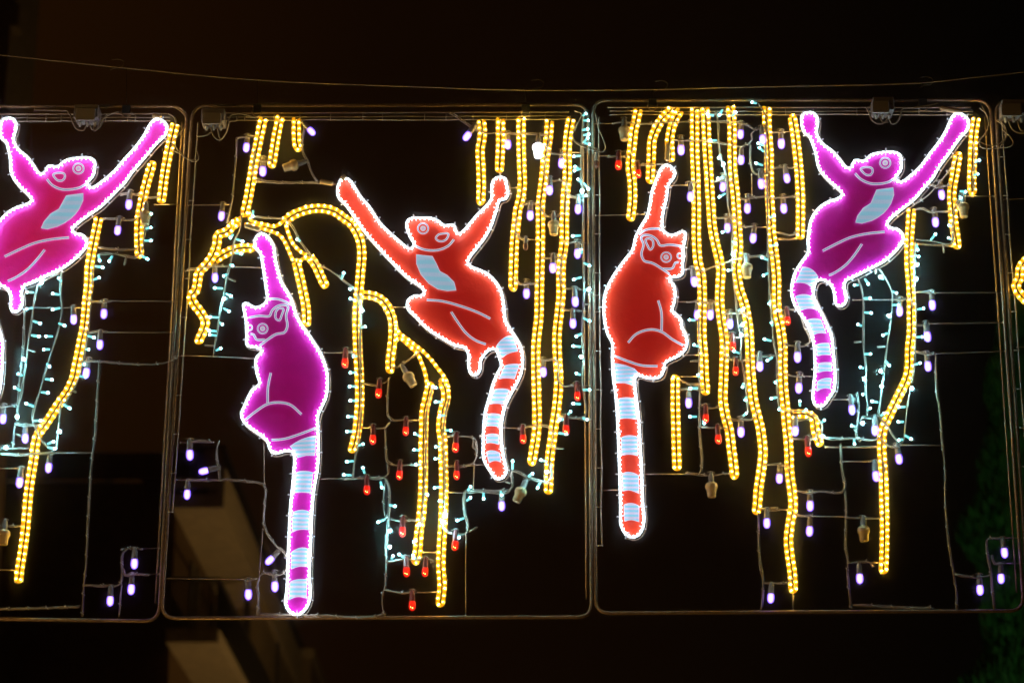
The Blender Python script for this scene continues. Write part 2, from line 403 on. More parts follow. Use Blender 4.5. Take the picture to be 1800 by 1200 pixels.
CABS = {
 'left': [
  [(174,637),(170,700),(166,770),(162,800),(155,900),(150,1000),(147,1030),(144,1082)], [(42,543),(41,600),(37,645),(31,700),(30,740)],
  [(-20,1071),(60,1069),(140,1066)], [(145,1027),(180,1029),(210,1026),(214,1010),(214,990),(216,970),(225,964),(250,964)], [(213,1028),(209,1083)],
  [(216,1000),(219,1010),(238,1009),(262,1010)], [(140,635),(160,634),(175,636),(300,634),(312,625)], [(150,520),(155,528),(185,530),(196,529)],
  [(145,578),(152,584),(175,582),(188,584)], [(205,383),(180,384)], [(183,384),(210,386),(238,385),(246,378)], [(210,342),(228,341),(246,343)],
  [(172,434),(210,438),(240,437)], [(172,448),(200,446),(238,453)], [(250,345),(262,348),(280,345)], [(-10,715),(10,715),(28,712)],
  [(26,742),(30,745),(45,747),(58,748),(70,747)], [(26,745),(22,790)], [(28,788),(50,787)], [(0,797),(40,799),(60,797),(94,797)], [(30,825),(44,822)],
  [(-10,923),(20,924),(40,924)], [(56,796),(43,800)]],
 'middle': [
  [(416,242),(413,290),(410,320),(408,350),(402,372),(398,392)], [(418,242),(433,241),(448,240)], [(447,262),(444,290),(446,312),(458,317),(560,321)],
  [(326,476),(334,472),(350,472),(372,467),(400,468)], [(452,281),(465,284),(480,278)], [(535,220),(531,250),(533,270),(540,284),(548,305),(557,320)],
  [(440,380),(470,383),(500,385),(514,400),(525,420),(540,442),(560,465),(580,475),(600,490),(622,508)], [(384,775),(380,790),(383,820),(386,842)],
  [(330,843),(352,844),(400,843),(440,846),(460,850),(466,860),(465,880),(463,922),(470,938),(486,960),(500,972),(504,990),(500,1006),(485,1010),(462,1006),(452,1022),(454,1050),(452,1080)],
  [(335,775),(355,775),(372,776)], [(430,1020),(445,1018),(452,1016)], [(456,1079),(560,1081),(670,1080),(676,1074)],
  [(633,672),(646,675),(666,677),(680,670),(685,663)], [(683,664),(680,710),(682,730),(690,738),(708,737),(724,740)], [(684,742),(676,752),(660,752),(648,750)],
  [(676,754),(678,790),(680,810),(688,816),(712,817),(734,816)], [(681,815),(682,832),(675,838),(660,840),(647,840),(621,840),(605,841)],
  [(677,842),(682,850),(681,910),(678,960),(678,985),(676,1032),(672,1045),(674,1075),(677,1082)], [(676,850),(674,890),(678,912)], [(684,910),(696,914),(708,915),(732,914)],
  [(680,987),(695,984),(720,983),(758,982),(762,986),(757,988)], [(675,1035),(690,1039),(715,1041),(726,1038),(732,1041)],
  [(780,822),(792,819),(815,819),(832,812),(836,806),(836,790),(830,784),(832,770),(816,766),(800,767),(786,766)], [(834,772),(838,790),(836,804)],
  [(817,862),(816,897),(822,922),(820,936),(800,938),(787,935),(778,928)], [(820,864),(855,864),(885,866),(899,857),(900,830),(903,827),(925,837),(953,846),(969,850)],
  [(818,862),(854,862),(892,861)], [(790,198),(804,206),(818,216),(838,229),(856,234),(876,234),(912,235),(932,235),(948,237),(962,238),(965,250),(961,262),(968,269),(1000,269)],
  [(960,274),(956,306),(964,318),(980,317),(994,320),(996,342),(1004,346),(1034,345)], [(994,352),(993,374),(985,379),(960,379),(952,370),(946,358),(932,359),(916,359)],
  [(906,382),(907,410),(916,420),(930,422)], [(990,423),(1000,428),(1014,423),(1020,428)], [(952,454),(970,453),(988,452),(994,440)],
  [(986,456),(985,496),(996,508),(1012,506),(1020,510)], [(903,486),(912,498),(928,499),(945,496),(950,482)], [(984,528),(988,543),(1006,545),(1018,547)],
  [(942,630),(956,632),(976,632),(980,638),(980,666),(990,678),(1014,676)], [(910,754),(924,750),(966,751),(972,762),(968,785)], [(980,731),(1000,733),(1014,735),(1038,737)],
  [(603,620),(615,618),(626,622)], [(737,617),(720,630),(706,640),(700,644),(690,645),(686,640)], [(632,514),(634,540),(632,600),(634,660)]],
 'right': [
  [(1077,217),(1097,215),(1123,218),(1173,214),(1240,214),(1295,216),(1303,217),(1313,220),(1323,227),(1343,225),(1353,232),(1378,232)],
  [(1067,275),(1085,274),(1107,273),(1112,262)], [(1112,292),(1130,290),(1150,289),(1177,287)], [(1178,248),(1195,246),(1207,247),(1247,248),(1280,254),(1297,257),(1315,253),(1321,245),(1320,235),(1328,228),(1345,224)],
  [(1318,255),(1319,292),(1326,305),(1345,305),(1355,300),(1363,294),(1390,295),(1402,292)], [(1207,326),(1205,320),(1225,321)], [(1250,320),(1262,317),(1290,317)],
  [(1295,345),(1302,350),(1318,348),(1340,347),(1367,348),(1385,346),(1404,345)], [(1253,378),(1260,383),(1277,383),(1290,381),(1298,397),(1310,399),(1325,398)],
  [(1283,458),(1307,452),(1333,450),(1363,449)], [(1365,408),(1387,413),(1402,409)], [(1202,473),(1213,472),(1233,476),(1260,466),(1287,458)],
  [(1208,531),(1222,529),(1240,533),(1257,531)], [(1190,685),(1210,684),(1237,685)], [(1230,684),(1229,760),(1232,825),(1229,833)], [(1229,710),(1240,716),(1265,716)],
  [(1233,750),(1245,752),(1265,751),(1278,752)], [(1270,735),(1290,737),(1308,738),(1326,734),(1331,724)], [(1205,830),(1229,834),(1249,835),(1283,831)],
  [(1332,901),(1333,960),(1336,992),(1341,1020),(1338,1070)], [(1334,892),(1350,895),(1368,895),(1366,891),(1354,892)], [(1341,1024),(1360,1025),(1384,1023),(1394,1016)],
  [(1394,902),(1416,907),(1430,906)], [(1486,908),(1516,910),(1548,909),(1555,902)], [(1476,780),(1480,830),(1484,856),(1480,864),(1440,863),(1420,866),(1400,862)],
  [(1485,864),(1487,906),(1486,960),(1490,988),(1489,1004),(1496,1068)], [(1490,989),(1510,987),(1530,988),(1535,996)], [(1500,1062),(1540,1064),(1596,1068),(1640,1067)],
  [(1340,818),(1352,816),(1384,820),(1388,828)], [(1448,769),(1480,770),(1504,770),(1540,772),(1546,766)], [(1386,738),(1404,739),(1424,736)],
  [(1384,776),(1388,772),(1400,771),(1418,773),(1434,768),(1436,760)], [(1505,690),(1509,714),(1507,735),(1506,770),(1513,775)], [(1490,703),(1500,700),(1505,706)],
  [(1368,547),(1382,544),(1402,546),(1413,573),(1423,600),(1418,607),(1403,608),(1384,606)], [(1322,625),(1340,625),(1363,625),(1374,617),(1382,606)], [(1378,657),(1390,660),(1412,661)],
  [(1270,552),(1290,550),(1308,551),(1318,560)], [(1272,588),(1290,592),(1317,590)], [(1275,600),(1274,625),(1290,633),(1320,632)], [(1567,527),(1585,526),(1600,525),(1604,540)],
  [(1603,568),(1618,572),(1633,569)], [(1607,617),(1622,622),(1642,622)], [(1644,622),(1646,690),(1651,718),(1656,780),(1661,820),(1661,886),(1668,957),(1676,1008),(1681,1045),(1682,1070)],
  [(1676,1008),(1700,1012),(1722,1014),(1741,1008),(1739,995),(1735,970),(1735,948),(1760,945)], [(1741,1008),(1748,1070)], [(1742,975),(1747,989),(1765,990)],
  [(1608,513),(1625,513),(1642,515)], [(1608,368),(1622,367),(1634,373),(1650,371),(1673,372)], [(1635,325),(1650,328),(1672,325)], [(1600,330),(1615,315),(1636,326)],
  [(1516,733),(1530,735),(1545,731)], [(1546,766),(1560,783),(1580,786)], [(1528,811),(1538,808),(1552,813),(1555,830)],
  [(1685,275),(1660,310),(1630,345),(1605,362)], [(1516,731),(1510,740)]],
 'far': [[(1752,210),(1764,222),(1768,240),(1758,258)]],
}
def ties(path, every=34):
    q = resample(catmull(path, 4), every); return q[1:]
for key, fr in FR.items():
    c = fr['c']; cx = sum(p[0] for p in c)/4
    root = thing('lighting_rack', P(cx, c[2][1], 0), fr['lab'], 'lighting rack', 'steel frames hung side by side')
    ring = round_rect(*c)
    pts = []
    n = len(ring)
    for i in range(n):
        a, b = ring[i], ring[(i+1) % n]; L = math.hypot(b[0]-a[0], b[1]-a[1]); k = max(1, int(L/60))
        for j in range(k): pts.append(P(a[0]+(b[0]-a[0])*j/k, a[1]+(b[1]-a[1])*j/k, 0))
    m = MB(); m.tube(pts, 3.1*PX, 10, closed=True); m.build('outer_tube', M['steel'], root)
    # second, thinner rail under the top and the upright inside the right leg
    (tlx, tly), (trx, try_), (brx, bry), (blx, bly) = c
    m = MB(); m.tube([P(max(tlx, -100)+26+ (min(trx, 1900)-max(tlx, -100)-60)*t/10, tly+13+(try_-tly)*t/10, .01) for t in range(11)], 1.8*PX, 8)
    m.build('inner_rail', M['steel'], root)
    m = MB(); m.tube([P(trx-9+(brx-trx)*t/10*.94, try_+28+(bry-try_-60)*t/10, -.035) for t in range(11)], 1.5*PX, 8)
    m.build('rear_upright', M['steel'], root)
    # cable bundle tied below the rail
    a, b = max(tlx, -60)+30, min(trx, 1850)-30
    for kk, (dy, rr) in enumerate(((20, 1.1), (25.5, 1.3))):
        q = [(a+(b-a)*t/14, tly+dy+(try_-tly)*t/14+random.uniform(-.8, .8)) for t in range(15)]
        m = MB(); m.tube(seg3(q, .006+.004*kk, 12), rr*PX, 6); m.build('cable', M['cable'], root)
    # cable running down a leg
    q = [(tlx+11+(blx-tlx)*t/12+random.uniform(-1, 1), tly+30+(bly-tly-80)*t/12) for t in range(12 if key != 'middle' else 11)]
    m = MB(); m.tube(seg3(q, .008, 10), 1.3*PX, 6); m.build('cable', M['cable'], root)
    tm = MB()
    for t in q[1:]:
        p = P(t[0]-3, t[1], .01); tm.tube([p-Vector((5*PX, 0, 0)), p+Vector((5*PX, 0, 0))], 1.0*PX, 5)
    for t in range(1, 12):
        x = a+(b-a)*(t+random.uniform(-.3, .3))/12; p = P(x, tly+19+(try_-tly)*t/12, .014)
        tm.tube([p+Vector((0, 0, 4*PX)), p-Vector((0, 0, 9*PX))], .8*PX, 5)
    for r_ in RODS[key]:
        m = MB(); m.tube(seg3(r_, -.004, 20), 1.1*PX, 6); m.build('cross_rod', M['rod'], root)
        for p in (r_[0], r_[-1]): tm.ball(P(p[0], p[1], 0), 1.9*PX, 6, 4)
    for r_ in CABS[key]:
        m = MB(); m.tube(seg3(r_, -.004, 9), .9*PX, 6); m.build('bent_rod', M['rod'], root)
        m = MB(); m.tube(seg3([(p[0]+random.uniform(-.8, .8), p[1]+random.uniform(.2, 1.8)) for p in r_], .030, 6, wob=.55), 1.15*PX, 6)
        m.tube(seg3([(p[0]+random.uniform(1.2, 2.4), p[1]+random.uniform(-1.8, .0)) for p in r_], .026, 6, wob=.5), .9*PX, 6)
        m.build('cable', M['cable'], root)
        for t in ties(r_):
            p = P(t[0], t[1], .031); tm.tube([p+Vector((-3*PX, 0, 2.4*PX)), p+Vector((3*PX, 0, -2*PX))], 1.1*PX, 5)
            tm.ball(p+Vector((random.uniform(-2, 2)*PX, 0, 3.4*PX)), 1.4*PX, 5, 4)
    tag(tm.build('cable_ties', M['tie'], root), kind='stuff')
    # black clamps that grip the top tube
    for x in {'left': (222,), 'middle': (452, 924), 'right': (1147, 1622), 'far': (1830,)}[key]:
        if x == 1147: yy = 181
        else: yy = tly+6
        m = MB(); m.box(P(x, yy, .004), (15*PX, 9*PX, 17*PZ), bevel=2*PX)
        m.build('rail_clamp', M['dark'], root)
        m = MB(); m.tube([P(x+9*math.cos(a_), yy+2+11*math.sin(a_), .026) for a_ in [math.pi*k/10 for k in range(11)]], 1.1*PX, 6)
        m.build('clamp_bolt', M['steel'], root)

# loops of spare cable where two frames meet
for lab, paths in (
  ('loose grey cable loop crossing from the left frame to the middle frame', [
    [(300,178+8),(318,196),(327,210),(325,222),(312,240),(302,252),(302,262),(316,270),(330,280),(345,284),(349,280),(346,265)],
    [(296,200),(306,206),(309,218)], [(285,249),(298,248),(312,262),(330,279),(342,280),(345,268)]]),
  ('loose grey cable loop crossing from the middle frame to the right frame', [
    [(1010,195),(1022,200),(1014,220),(1007,236),(1012,250),(1030,260),(1048,266)], [(1047,200),(1052,225),(1062,250),(1064,262),(1060,267),(1046,264)],
    [(1005,246),(1018,252),(1040,258),(1058,266)]]),
  ('loose yellow-lit cable loop right of the purple lemur hand on the right', [
    [(1722,190),(1733,200),(1738,220),(1730,238),(1722,248),(1724,258),(1732,261),(1760,260),(1775,258),(1781,252),(1775,240),(1762,228)],
    [(1726,186),(1736,206),(1739,222)], [(1720,248),(1735,255),(1750,256),(1765,246),(1772,238)]]),
):
    m = MB()
    for q in paths: m.tube(seg3(q, .05, 4), 1.25*PX, 6)
    tag(m.build('spare_cable', M['cable']), lab, 'cable', 'spare cable loops between frames')

# ------------------------------------------------------------------ overhead wire
q = [(-200,76),(0,97),(200,118),(450,141),(700,152),(900,158.5),(1035,159),(1150,158),(1300,154),(1450,151),(1620,146),(1700,138),(1800,127),(2000,100)]
m = MB(); m.tube([P(x, y, -.02) for x, y in catmull(q, 25)], .8*PX, 6)
wire = thing('overhead_wire', P(900, 158, -.02), 'thin sagging steel wire spanning the night sky above the frames', 'wire')
m.build('strand', M['cable'], wire)
for x, y, y2 in ((222, 120, 182), (924, 158.6, 180), (1147, 158, 174), (1622, 146, 172), (452, 141, 182)):
    m = MB(); m.tube([P(x, y, -.02), P(x+.5, (y+y2)/2, -.01), P(x, y2, 0)], .5*PX, 5); m.build('drop_wire', M['dark'], wire)
for x, y in ((212, 112), (950, 148), (1168, 150), (1634, 143)):
    m = MB(); m.tube(seg3([(x-16, y-6), (x-4, y-8), (x+6, y-2), (x+2, y+6), (x-8, y+7), (x-18, y+12)], -.01, 3), .6*PX, 5); m.build('wire_curl', M['rod'], wire)

# ------------------------------------------------------------------ junction boxes
def jbox(x, y, w, h, lab, loops, lid=True, side=1):
    r = thing('junction_box', P(x, y+h/2, .01), lab, 'junction box', 'junction boxes under the top tubes')
    m = MB(); m.box(P(x, y, .045), (w*PX, .075, h*PZ), bevel=2.5*PX); m.build('case', M['box'], r)
    m = MB(); m.box(P(x-w*.08*side, y-h*.02, .088), (w*.80*PX, .010, h*.9*PZ), bevel=2*PX); m.build('lid', M['boxlid'], r)
    for dx in (-w*.3, 0, w*.3):
        m = MB(); p = P(x+dx, y+h/2, .05)
        m.lathe([(3.2*PX, 0), (3.2*PX, -4*PX), (2.4*PX, -4.5*PX), (2.2*PX, -9*PX)], 8, Matrix.Translation(p)); m.build('gland', M['gland'], r)
    for q in loops:
        m = MB(); m.tube(seg3(q, .05, 3), 1.5*PX, 6); m.build('cable_loop', M['cable'], r)
jbox(154, 202, 44, 25, 'grey junction box under the top tube of the left frame', [
  [(118,195),(123,202),(128,215),(135,227),(147,229),(152,220)], [(158,220),(162,228),(170,227),(176,214),(184,207),(196,200),(210,196)],
  [(166,218),(166,230),(176,222),(182,208)], [(60,193),(118,195)]])
jbox(376, 209, 42, 24, 'beige lit junction box in the top left corner of the middle frame', [
  [(370,224),(376,240),(386,246),(396,236),(402,218),(405,204),(420,200),(450,207)], [(346,240),(362,238),(372,232)], [(382,226),(388,244),(398,232),(404,214),(416,212),(416,205)]])
jbox(1551, 189, 38, 25, 'dim junction box above the gap between the right purple lemur hands', [
  [(1522,188),(1528,200),(1532,210),(1540,217),(1552,217),(1560,209),(1562,203)], [(1546,204),(1552,215),(1562,214)],
  [(1562,206),(1568,218),(1576,216),(1582,205),(1586,192),(1605,189),(1640,184),(1650,181)], [(1590,190),(1680,188)]])
jbox(1781, 194, 46, 26, 'brown-lit junction box cut off by the right edge of the photo', [
  [(1772,212),(1782,230),(1800,234),(1815,228)], [(1788,212),(1796,230),(1812,226)]])
# tapered plastic connectors
for x0, y0, x1, y1, lab in ((1652,190,1690,197,'pale green-lit plug connector beside the raised right hand of the right purple lemur'),
                            (268,203,284,206,'white plug connector beside the raised right hand of the cropped pink lemur'),
                            (562,319,586,323,'pale plug connector left of the red lemur hand in the middle frame'),
                            (1174,252,1173,283,'amber-lit plug connector above the raised hand of the sitting red lemur'),
                            (430,396,458,404,'amber-lit plug connector above the raised hand of the sitting purple lemur'),
                            (600,316,608,309,'green-lit end plug on the raised left hand of the middle red lemur')):
    m = MB(); a, b = P(x0, y0, .05), P(x1, y1, .05)
    m.tube([a+(b-a)*t for t in (0, .08, .3, .7, .92, 1)], 4.6*PX, 10, rf=lambda t: .45 if t < .05 or t > .95 else (.75 if t < .15 or t > .85 else 1))
    tag(m.build('plug_connector', M['cap']), lab, 'connector', 'plug connectors on the cables')

# ------------------------------------------------------------------ rope lights
def rope(strands, lab, dep=.016, closed_top=False):
    """strands: list of (pixel path, closed?) – each becomes one amber tube"""
    x, y = strands[0][0][-1]
    r = thing('rope_light', P(x, y, dep), lab, 'rope light', 'amber rope lights traced as lianas')
    tm, lm = MB(), MB()
    for q, cl in strands:
        s = resample(q, 2.6)
        ph = random.random()
        p3 = [P(a, b, dep) for a, b in s]
        tm.tube(p3, 3.4*PX, 8, closed=False, u0=ph, ulen=AMB)
        # the diodes sit where the glow peaks
        u = ph; nxt = math.ceil(ph)
        for i in range(1, len(p3)):
            du = (p3[i]-p3[i-1]).length/AMB
            while u+du >= nxt:
                t = (nxt-u)/du; c = p3[i-1].lerp(p3[i], t); lm.ball(c+Vector((random.uniform(-.5,.5)*PX, -2.5*PX, random.uniform(-.9,.9)*PX)), random.choice((1.0,1.25,1.4,1.5))*PX, 7, 5); lm.ball(c+Vector((0, 2.7*PX, 0)), 1.5*PX, 5, 4); nxt += 1
            u += du
    tm.build('tube', M['rope'], r); tag(lm.build('diodes', M['ropeled'], r), kind='stuff')
def vine(pts, lab, sep=9.7, top='open', dep=.016):
    c = catmull(pts, 2.5); A = offset(c, sep/2); B = offset(c, -sep/2)
    nn = normals2(c); e, n = c[-1], nn[-1]
    t = (n[1], -n[0])
    arc = [(e[0]+n[0]*math.cos(a)*sep/2+t[0]*math.sin(a)*sep/2*1.15, e[1]+n[1]*math.cos(a)*sep/2+t[1]*math.sin(a)*sep/2*1.15) for a in [math.pi*k/8 for k in range(1, 8)]]
    q = A+arc+B[::-1]
    if top == 'closed':
        e, n = c[0], nn[0]; t = (-n[1], n[0])
        arc = [(e[0]-n[0]*math.cos(a)*sep/2+t[0]*math.sin(a)*sep/2, e[1]-n[1]*math.cos(a)*sep/2+t[1]*math.sin(a)*sep/2) for a in [math.pi*k/8 for k in range(1, 8)]]
        q = q+arc
    return (q, False)
V = [
 ([(308,218),(297,265),(289,310),(284,350)], 'open', 'short slanting rope light at the top right corner of the left frame'),
 ([(267,290),(258,320),(250,355),(245,385),(244,420),(245,446)], 'closed', 'rope light with a rounded top between the pink arm and frame edge'),
 ([(174,382),(168,410),(162,440),(157,470),(156,500),(153,526),(151,550),(148,576),(143,600),(138,626),(134,644),(130,664),(120,686),(106,706),(90,730),(78,748),(68,762),(62,782),(60,802),(56,826),(51,860),(47.5,897),(44,935),(39,972),(34,1005),(33,1016)], 'open', 'longest rope light of the left frame, bending below the pink lemur'),
 ([(493,204),(487,232),(482,262),(478,288)], 'open', 'short rope light, second from left under the middle frame top'),
 ([(521,208),(521,238),(522,253),(524,259)], 'open', 'shortest rope light under the middle frame top, beside a violet bulb'),
 ([(846,212),(848,230),(847,246),(844,262),(845,290),(846,326),(845,353)], 'open', 'leftmost of the five vertical rope lights right of the red lemur'),
 ([(880,208),(880,250),(878,296)], 'open', 'short straight rope light right above the raised right red hand'),
 ([(916,208),(916,250),(917,290),(918,326),(915,350),(910,370),(908,388),(906,406),(904,430),(903,460),(902,490),(902,504)], 'open', 'rope light just right of the red lemur right hand, ending beside its shoulder'),
 ([(966,212),(964,240),(959,274),(956,310),(953,334),(950,360),(950,388),(950,420),(949,470),(948,520),(947,560),(944,586),(942,610),(942,650),(943,690),(944,730),(943,760),(939,786),(935,810)], 'open', 'long rope light, second from the right in the middle frame'),
 ([(1004,208),(1000,230),(997,260),(997,290),(997,314),(994,340),(992,390),(992,420),(990,440),(987,460),(986,490),(986,520),(983,550),(979,590),(980,630),(982,660),(981,690),(978,720),(974,746),(971,770),(967,798),(965,828),(964,860)], 'open', 'rightmost and longest rope light of the middle frame'),
 ([(1122,193),(1118,212),(1114,230),(1112,250),(1109,275),(1108,292),(1111,317),(1112,347),(1111,363),(1109,381)], 'open', 'leftmost rope light of the right frame, left of the red hand'),
 ([(1181,192),(1170,203),(1160,215),(1152,230),(1146,248),(1145,270),(1144,295),(1143,315)], 'open', 'rope light curving down to just left of the sitting red lemur hand'),
 ([(1196,194),(1187,208),(1181,224),(1177,247),(1178,267),(1179,277)], 'open', 'short curved rope light ending on top of the sitting red lemur hand'),
 ([(1221,193),(1221,233),(1221,267),(1222,292),(1223,317),(1224,363),(1224,413),(1225,438),(1227,460),(1232,480),(1234,505),(1234,560),(1234,593),(1237,627),(1238,660),(1240,686)], 'open', 'rope light nearest right of the sitting red lemur face'),
 ([(1239,190),(1241,212),(1242,242),(1244,275),(1246,308),(1248,340),(1250,370),(1252,397),(1258,430),(1263,450),(1267,472),(1266,497),(1265,528),(1266,543),(1269,568),(1273,593),(1273,627),(1272,660),(1271,705),(1275,730),(1282,757),(1286,791),(1290,820),(1291,834)], 'open', 'rope light second right of the sitting red lemur, ending beside a frosted cap'),
 ([(1284,187),(1286,208),(1287,233),(1287,267),(1288,300),(1291,330),(1293,347),(1295,380),(1297,413),(1298,430),(1297,450),(1294,472),(1296,488),(1300,510),(1307,530),(1312,552),(1316,577),(1318,610),(1319,643),(1321,668),(1325,705),(1330,726),(1336,750),(1340,780),(1341,800),(1336,840),(1333,860),(1331,890),(1330,896)], 'open', 'wavy long rope light in the middle of the right frame bundle'),
 ([(1348,188),(1348,217),(1350,242),(1352,275),(1352,308),(1353,348),(1355,380),(1356,405),(1359,430),(1363,463),(1365,488),(1365,528),(1367,552),(1372,577),(1376,610),(1376,643),(1377,677),(1380,710),(1382,740),(1385,770),(1387,800),(1388,830),(1392,860),(1394,890),(1389,920),(1386,950),(1389,980),(1393,1010),(1394,1034)], 'open', 'longest rope light, reaching lowest left of the right purple lemur tail'),
 ([(1393,208),(1397,233),(1402,275),(1405,308),(1407,348),(1407,397),(1407,413)], 'closed', 'rope light just left of the right purple lemur raised left arm'),
 ([(1392,728),(1418,728),(1430,735),(1433,755),(1440,777)], 'open', 'small hooked rope light under the right purple lemur tail tip'),
 ([(1716,208),(1712,233),(1710,265),(1709,292),(1708,320),(1709,336)], 'open', 'rope light in the top right corner of the right frame'),
 ([(1684,274),(1682,283),(1678,308),(1674,330),(1673,348),(1674,360),(1676,388),(1679,410),(1682,430)], 'closed', 'arch-topped rope light under the right purple lemur right arm'),
 ([(1602,367),(1600,397),(1598,430),(1598,463),(1600,488),(1602,527),(1602,552),(1602,585),(1599,613),(1598,648),(1593,668),(1585,685),(1575,705),(1562,732),(1552,755),(1550,780),(1551,810),(1553,840),(1554,880),(1555,928),(1554,980),(1553,1000)], 'open', 'long rope light right of the right purple lemur, kinked halfway down'),
 ([(1187,666),(1187,700),(1188,750),(1189,790),(1190,819)], 'closed', 'short lone rope light right of the sitting red lemur tail'),
 ([(1840,452),(1812,452),(1798,464),(1793,474),(1792,488),(1786,503),(1792,516),(1806,530),(1840,545)], 'open', 'bent rope light cut off by the right edge of the photo'),
]
for pts, top, lab in V: rope([vine(pts, lab, top=top)], lab)
# the tree of lianas at the left of the middle frame
def strand(pts): return (catmull(pts, 2.5), False)
rope([vine([(463,208),(455,245),(448,280),(442,315),(436,350),(430,374)], ''),
      strand([(424,382),(414,390),(404,400)]), strand([(438,372),(440,386),(452,392),(468,395),(482,398),(494,392),(500,386)])],
     'slanting trunk rope light dropping from the middle frame top to the liana fork')
rope([vine([(420,387),(408,398),(398,408),(384,413),(381,430),(374,449),(364,464),(350,479),(347,497),(344,510),(336,521),(341,534),(352,548),(361,565),(357,582),(350,597)], '')],
     'zigzag liana rope light hanging at the far left of the middle frame')
rope([vine([(378,457),(395,446),(410,439),(426,436),(441,436)], '')],
     'short sideways rope light pointing at the sitting purple lemur hand')
rope([strand([(430,394),(444,396),(462,402),(480,408),(492,414),(501,426),(508,442),(515,458)]), vine([(521,462),(526,482),(533,514),(538,542),(539,566)], '', top='closed'),
      strand([(526,462),(532,455),(541,453),(549,459)])],
     'liana rope light curving over and ending right of the sitting purple lemur head')
rope([strand([(502,394),(507,410),(515,428),(528,442),(540,449)]), vine([(545,452),(556,468),(564,486),(570,499)], '')],
     'short forked rope light ending between the arch and the purple lemur')
rope([vine([(500,390),(514,379),(530,372),(550,367),(570,367),(590,373),(605,384),(614,390),(626,406),(634,426),(636,450),(634,476),(632,500),(630,520),(628,550),(628,590),(629,620),(631,650),(632,680),(632,710),(630,734),(627,760),(622,782),(620,788)], '')],
     'tall arched rope light between the two lemurs of the middle frame')
rope([vine([(638,518),(650,519),(664,523),(676,532),(684,545),(690,562),(691,582),(689,610),(686,634),(686,648)], '')],
     'rope light arching off the tall arch and ending beside a tilted lamp')
rope([strand([(694,568),(702,585),(714,594),(728,605),(742,616),(756,630),(770,648),(782,664),(789,684)]), strand([(694,602),(702,594),(712,601),(724,612),(734,622),(742,640),(748,658),(751,678)])],
     'double diagonal rope light stepping down below the middle red lemur foot')
rope([vine([(756,678),(751,700),(746,722),(745,750),(744,780),(744,835),(743,872),(740,910),(736,940),(734,970),(731,984)], '', top='closed')],
     'hanging rope light left of its twin, among the red bulbs')
rope([vine([(778,672),(783,686),(784,700),(778,722),(775,750),(778,775),(779,800),(780,860),(779,910),(776,960),(775,995),(777,1030),(774,1058)], '', top='closed')],
     'hanging rope light right of its twin, reaching nearly to the bottom tube')

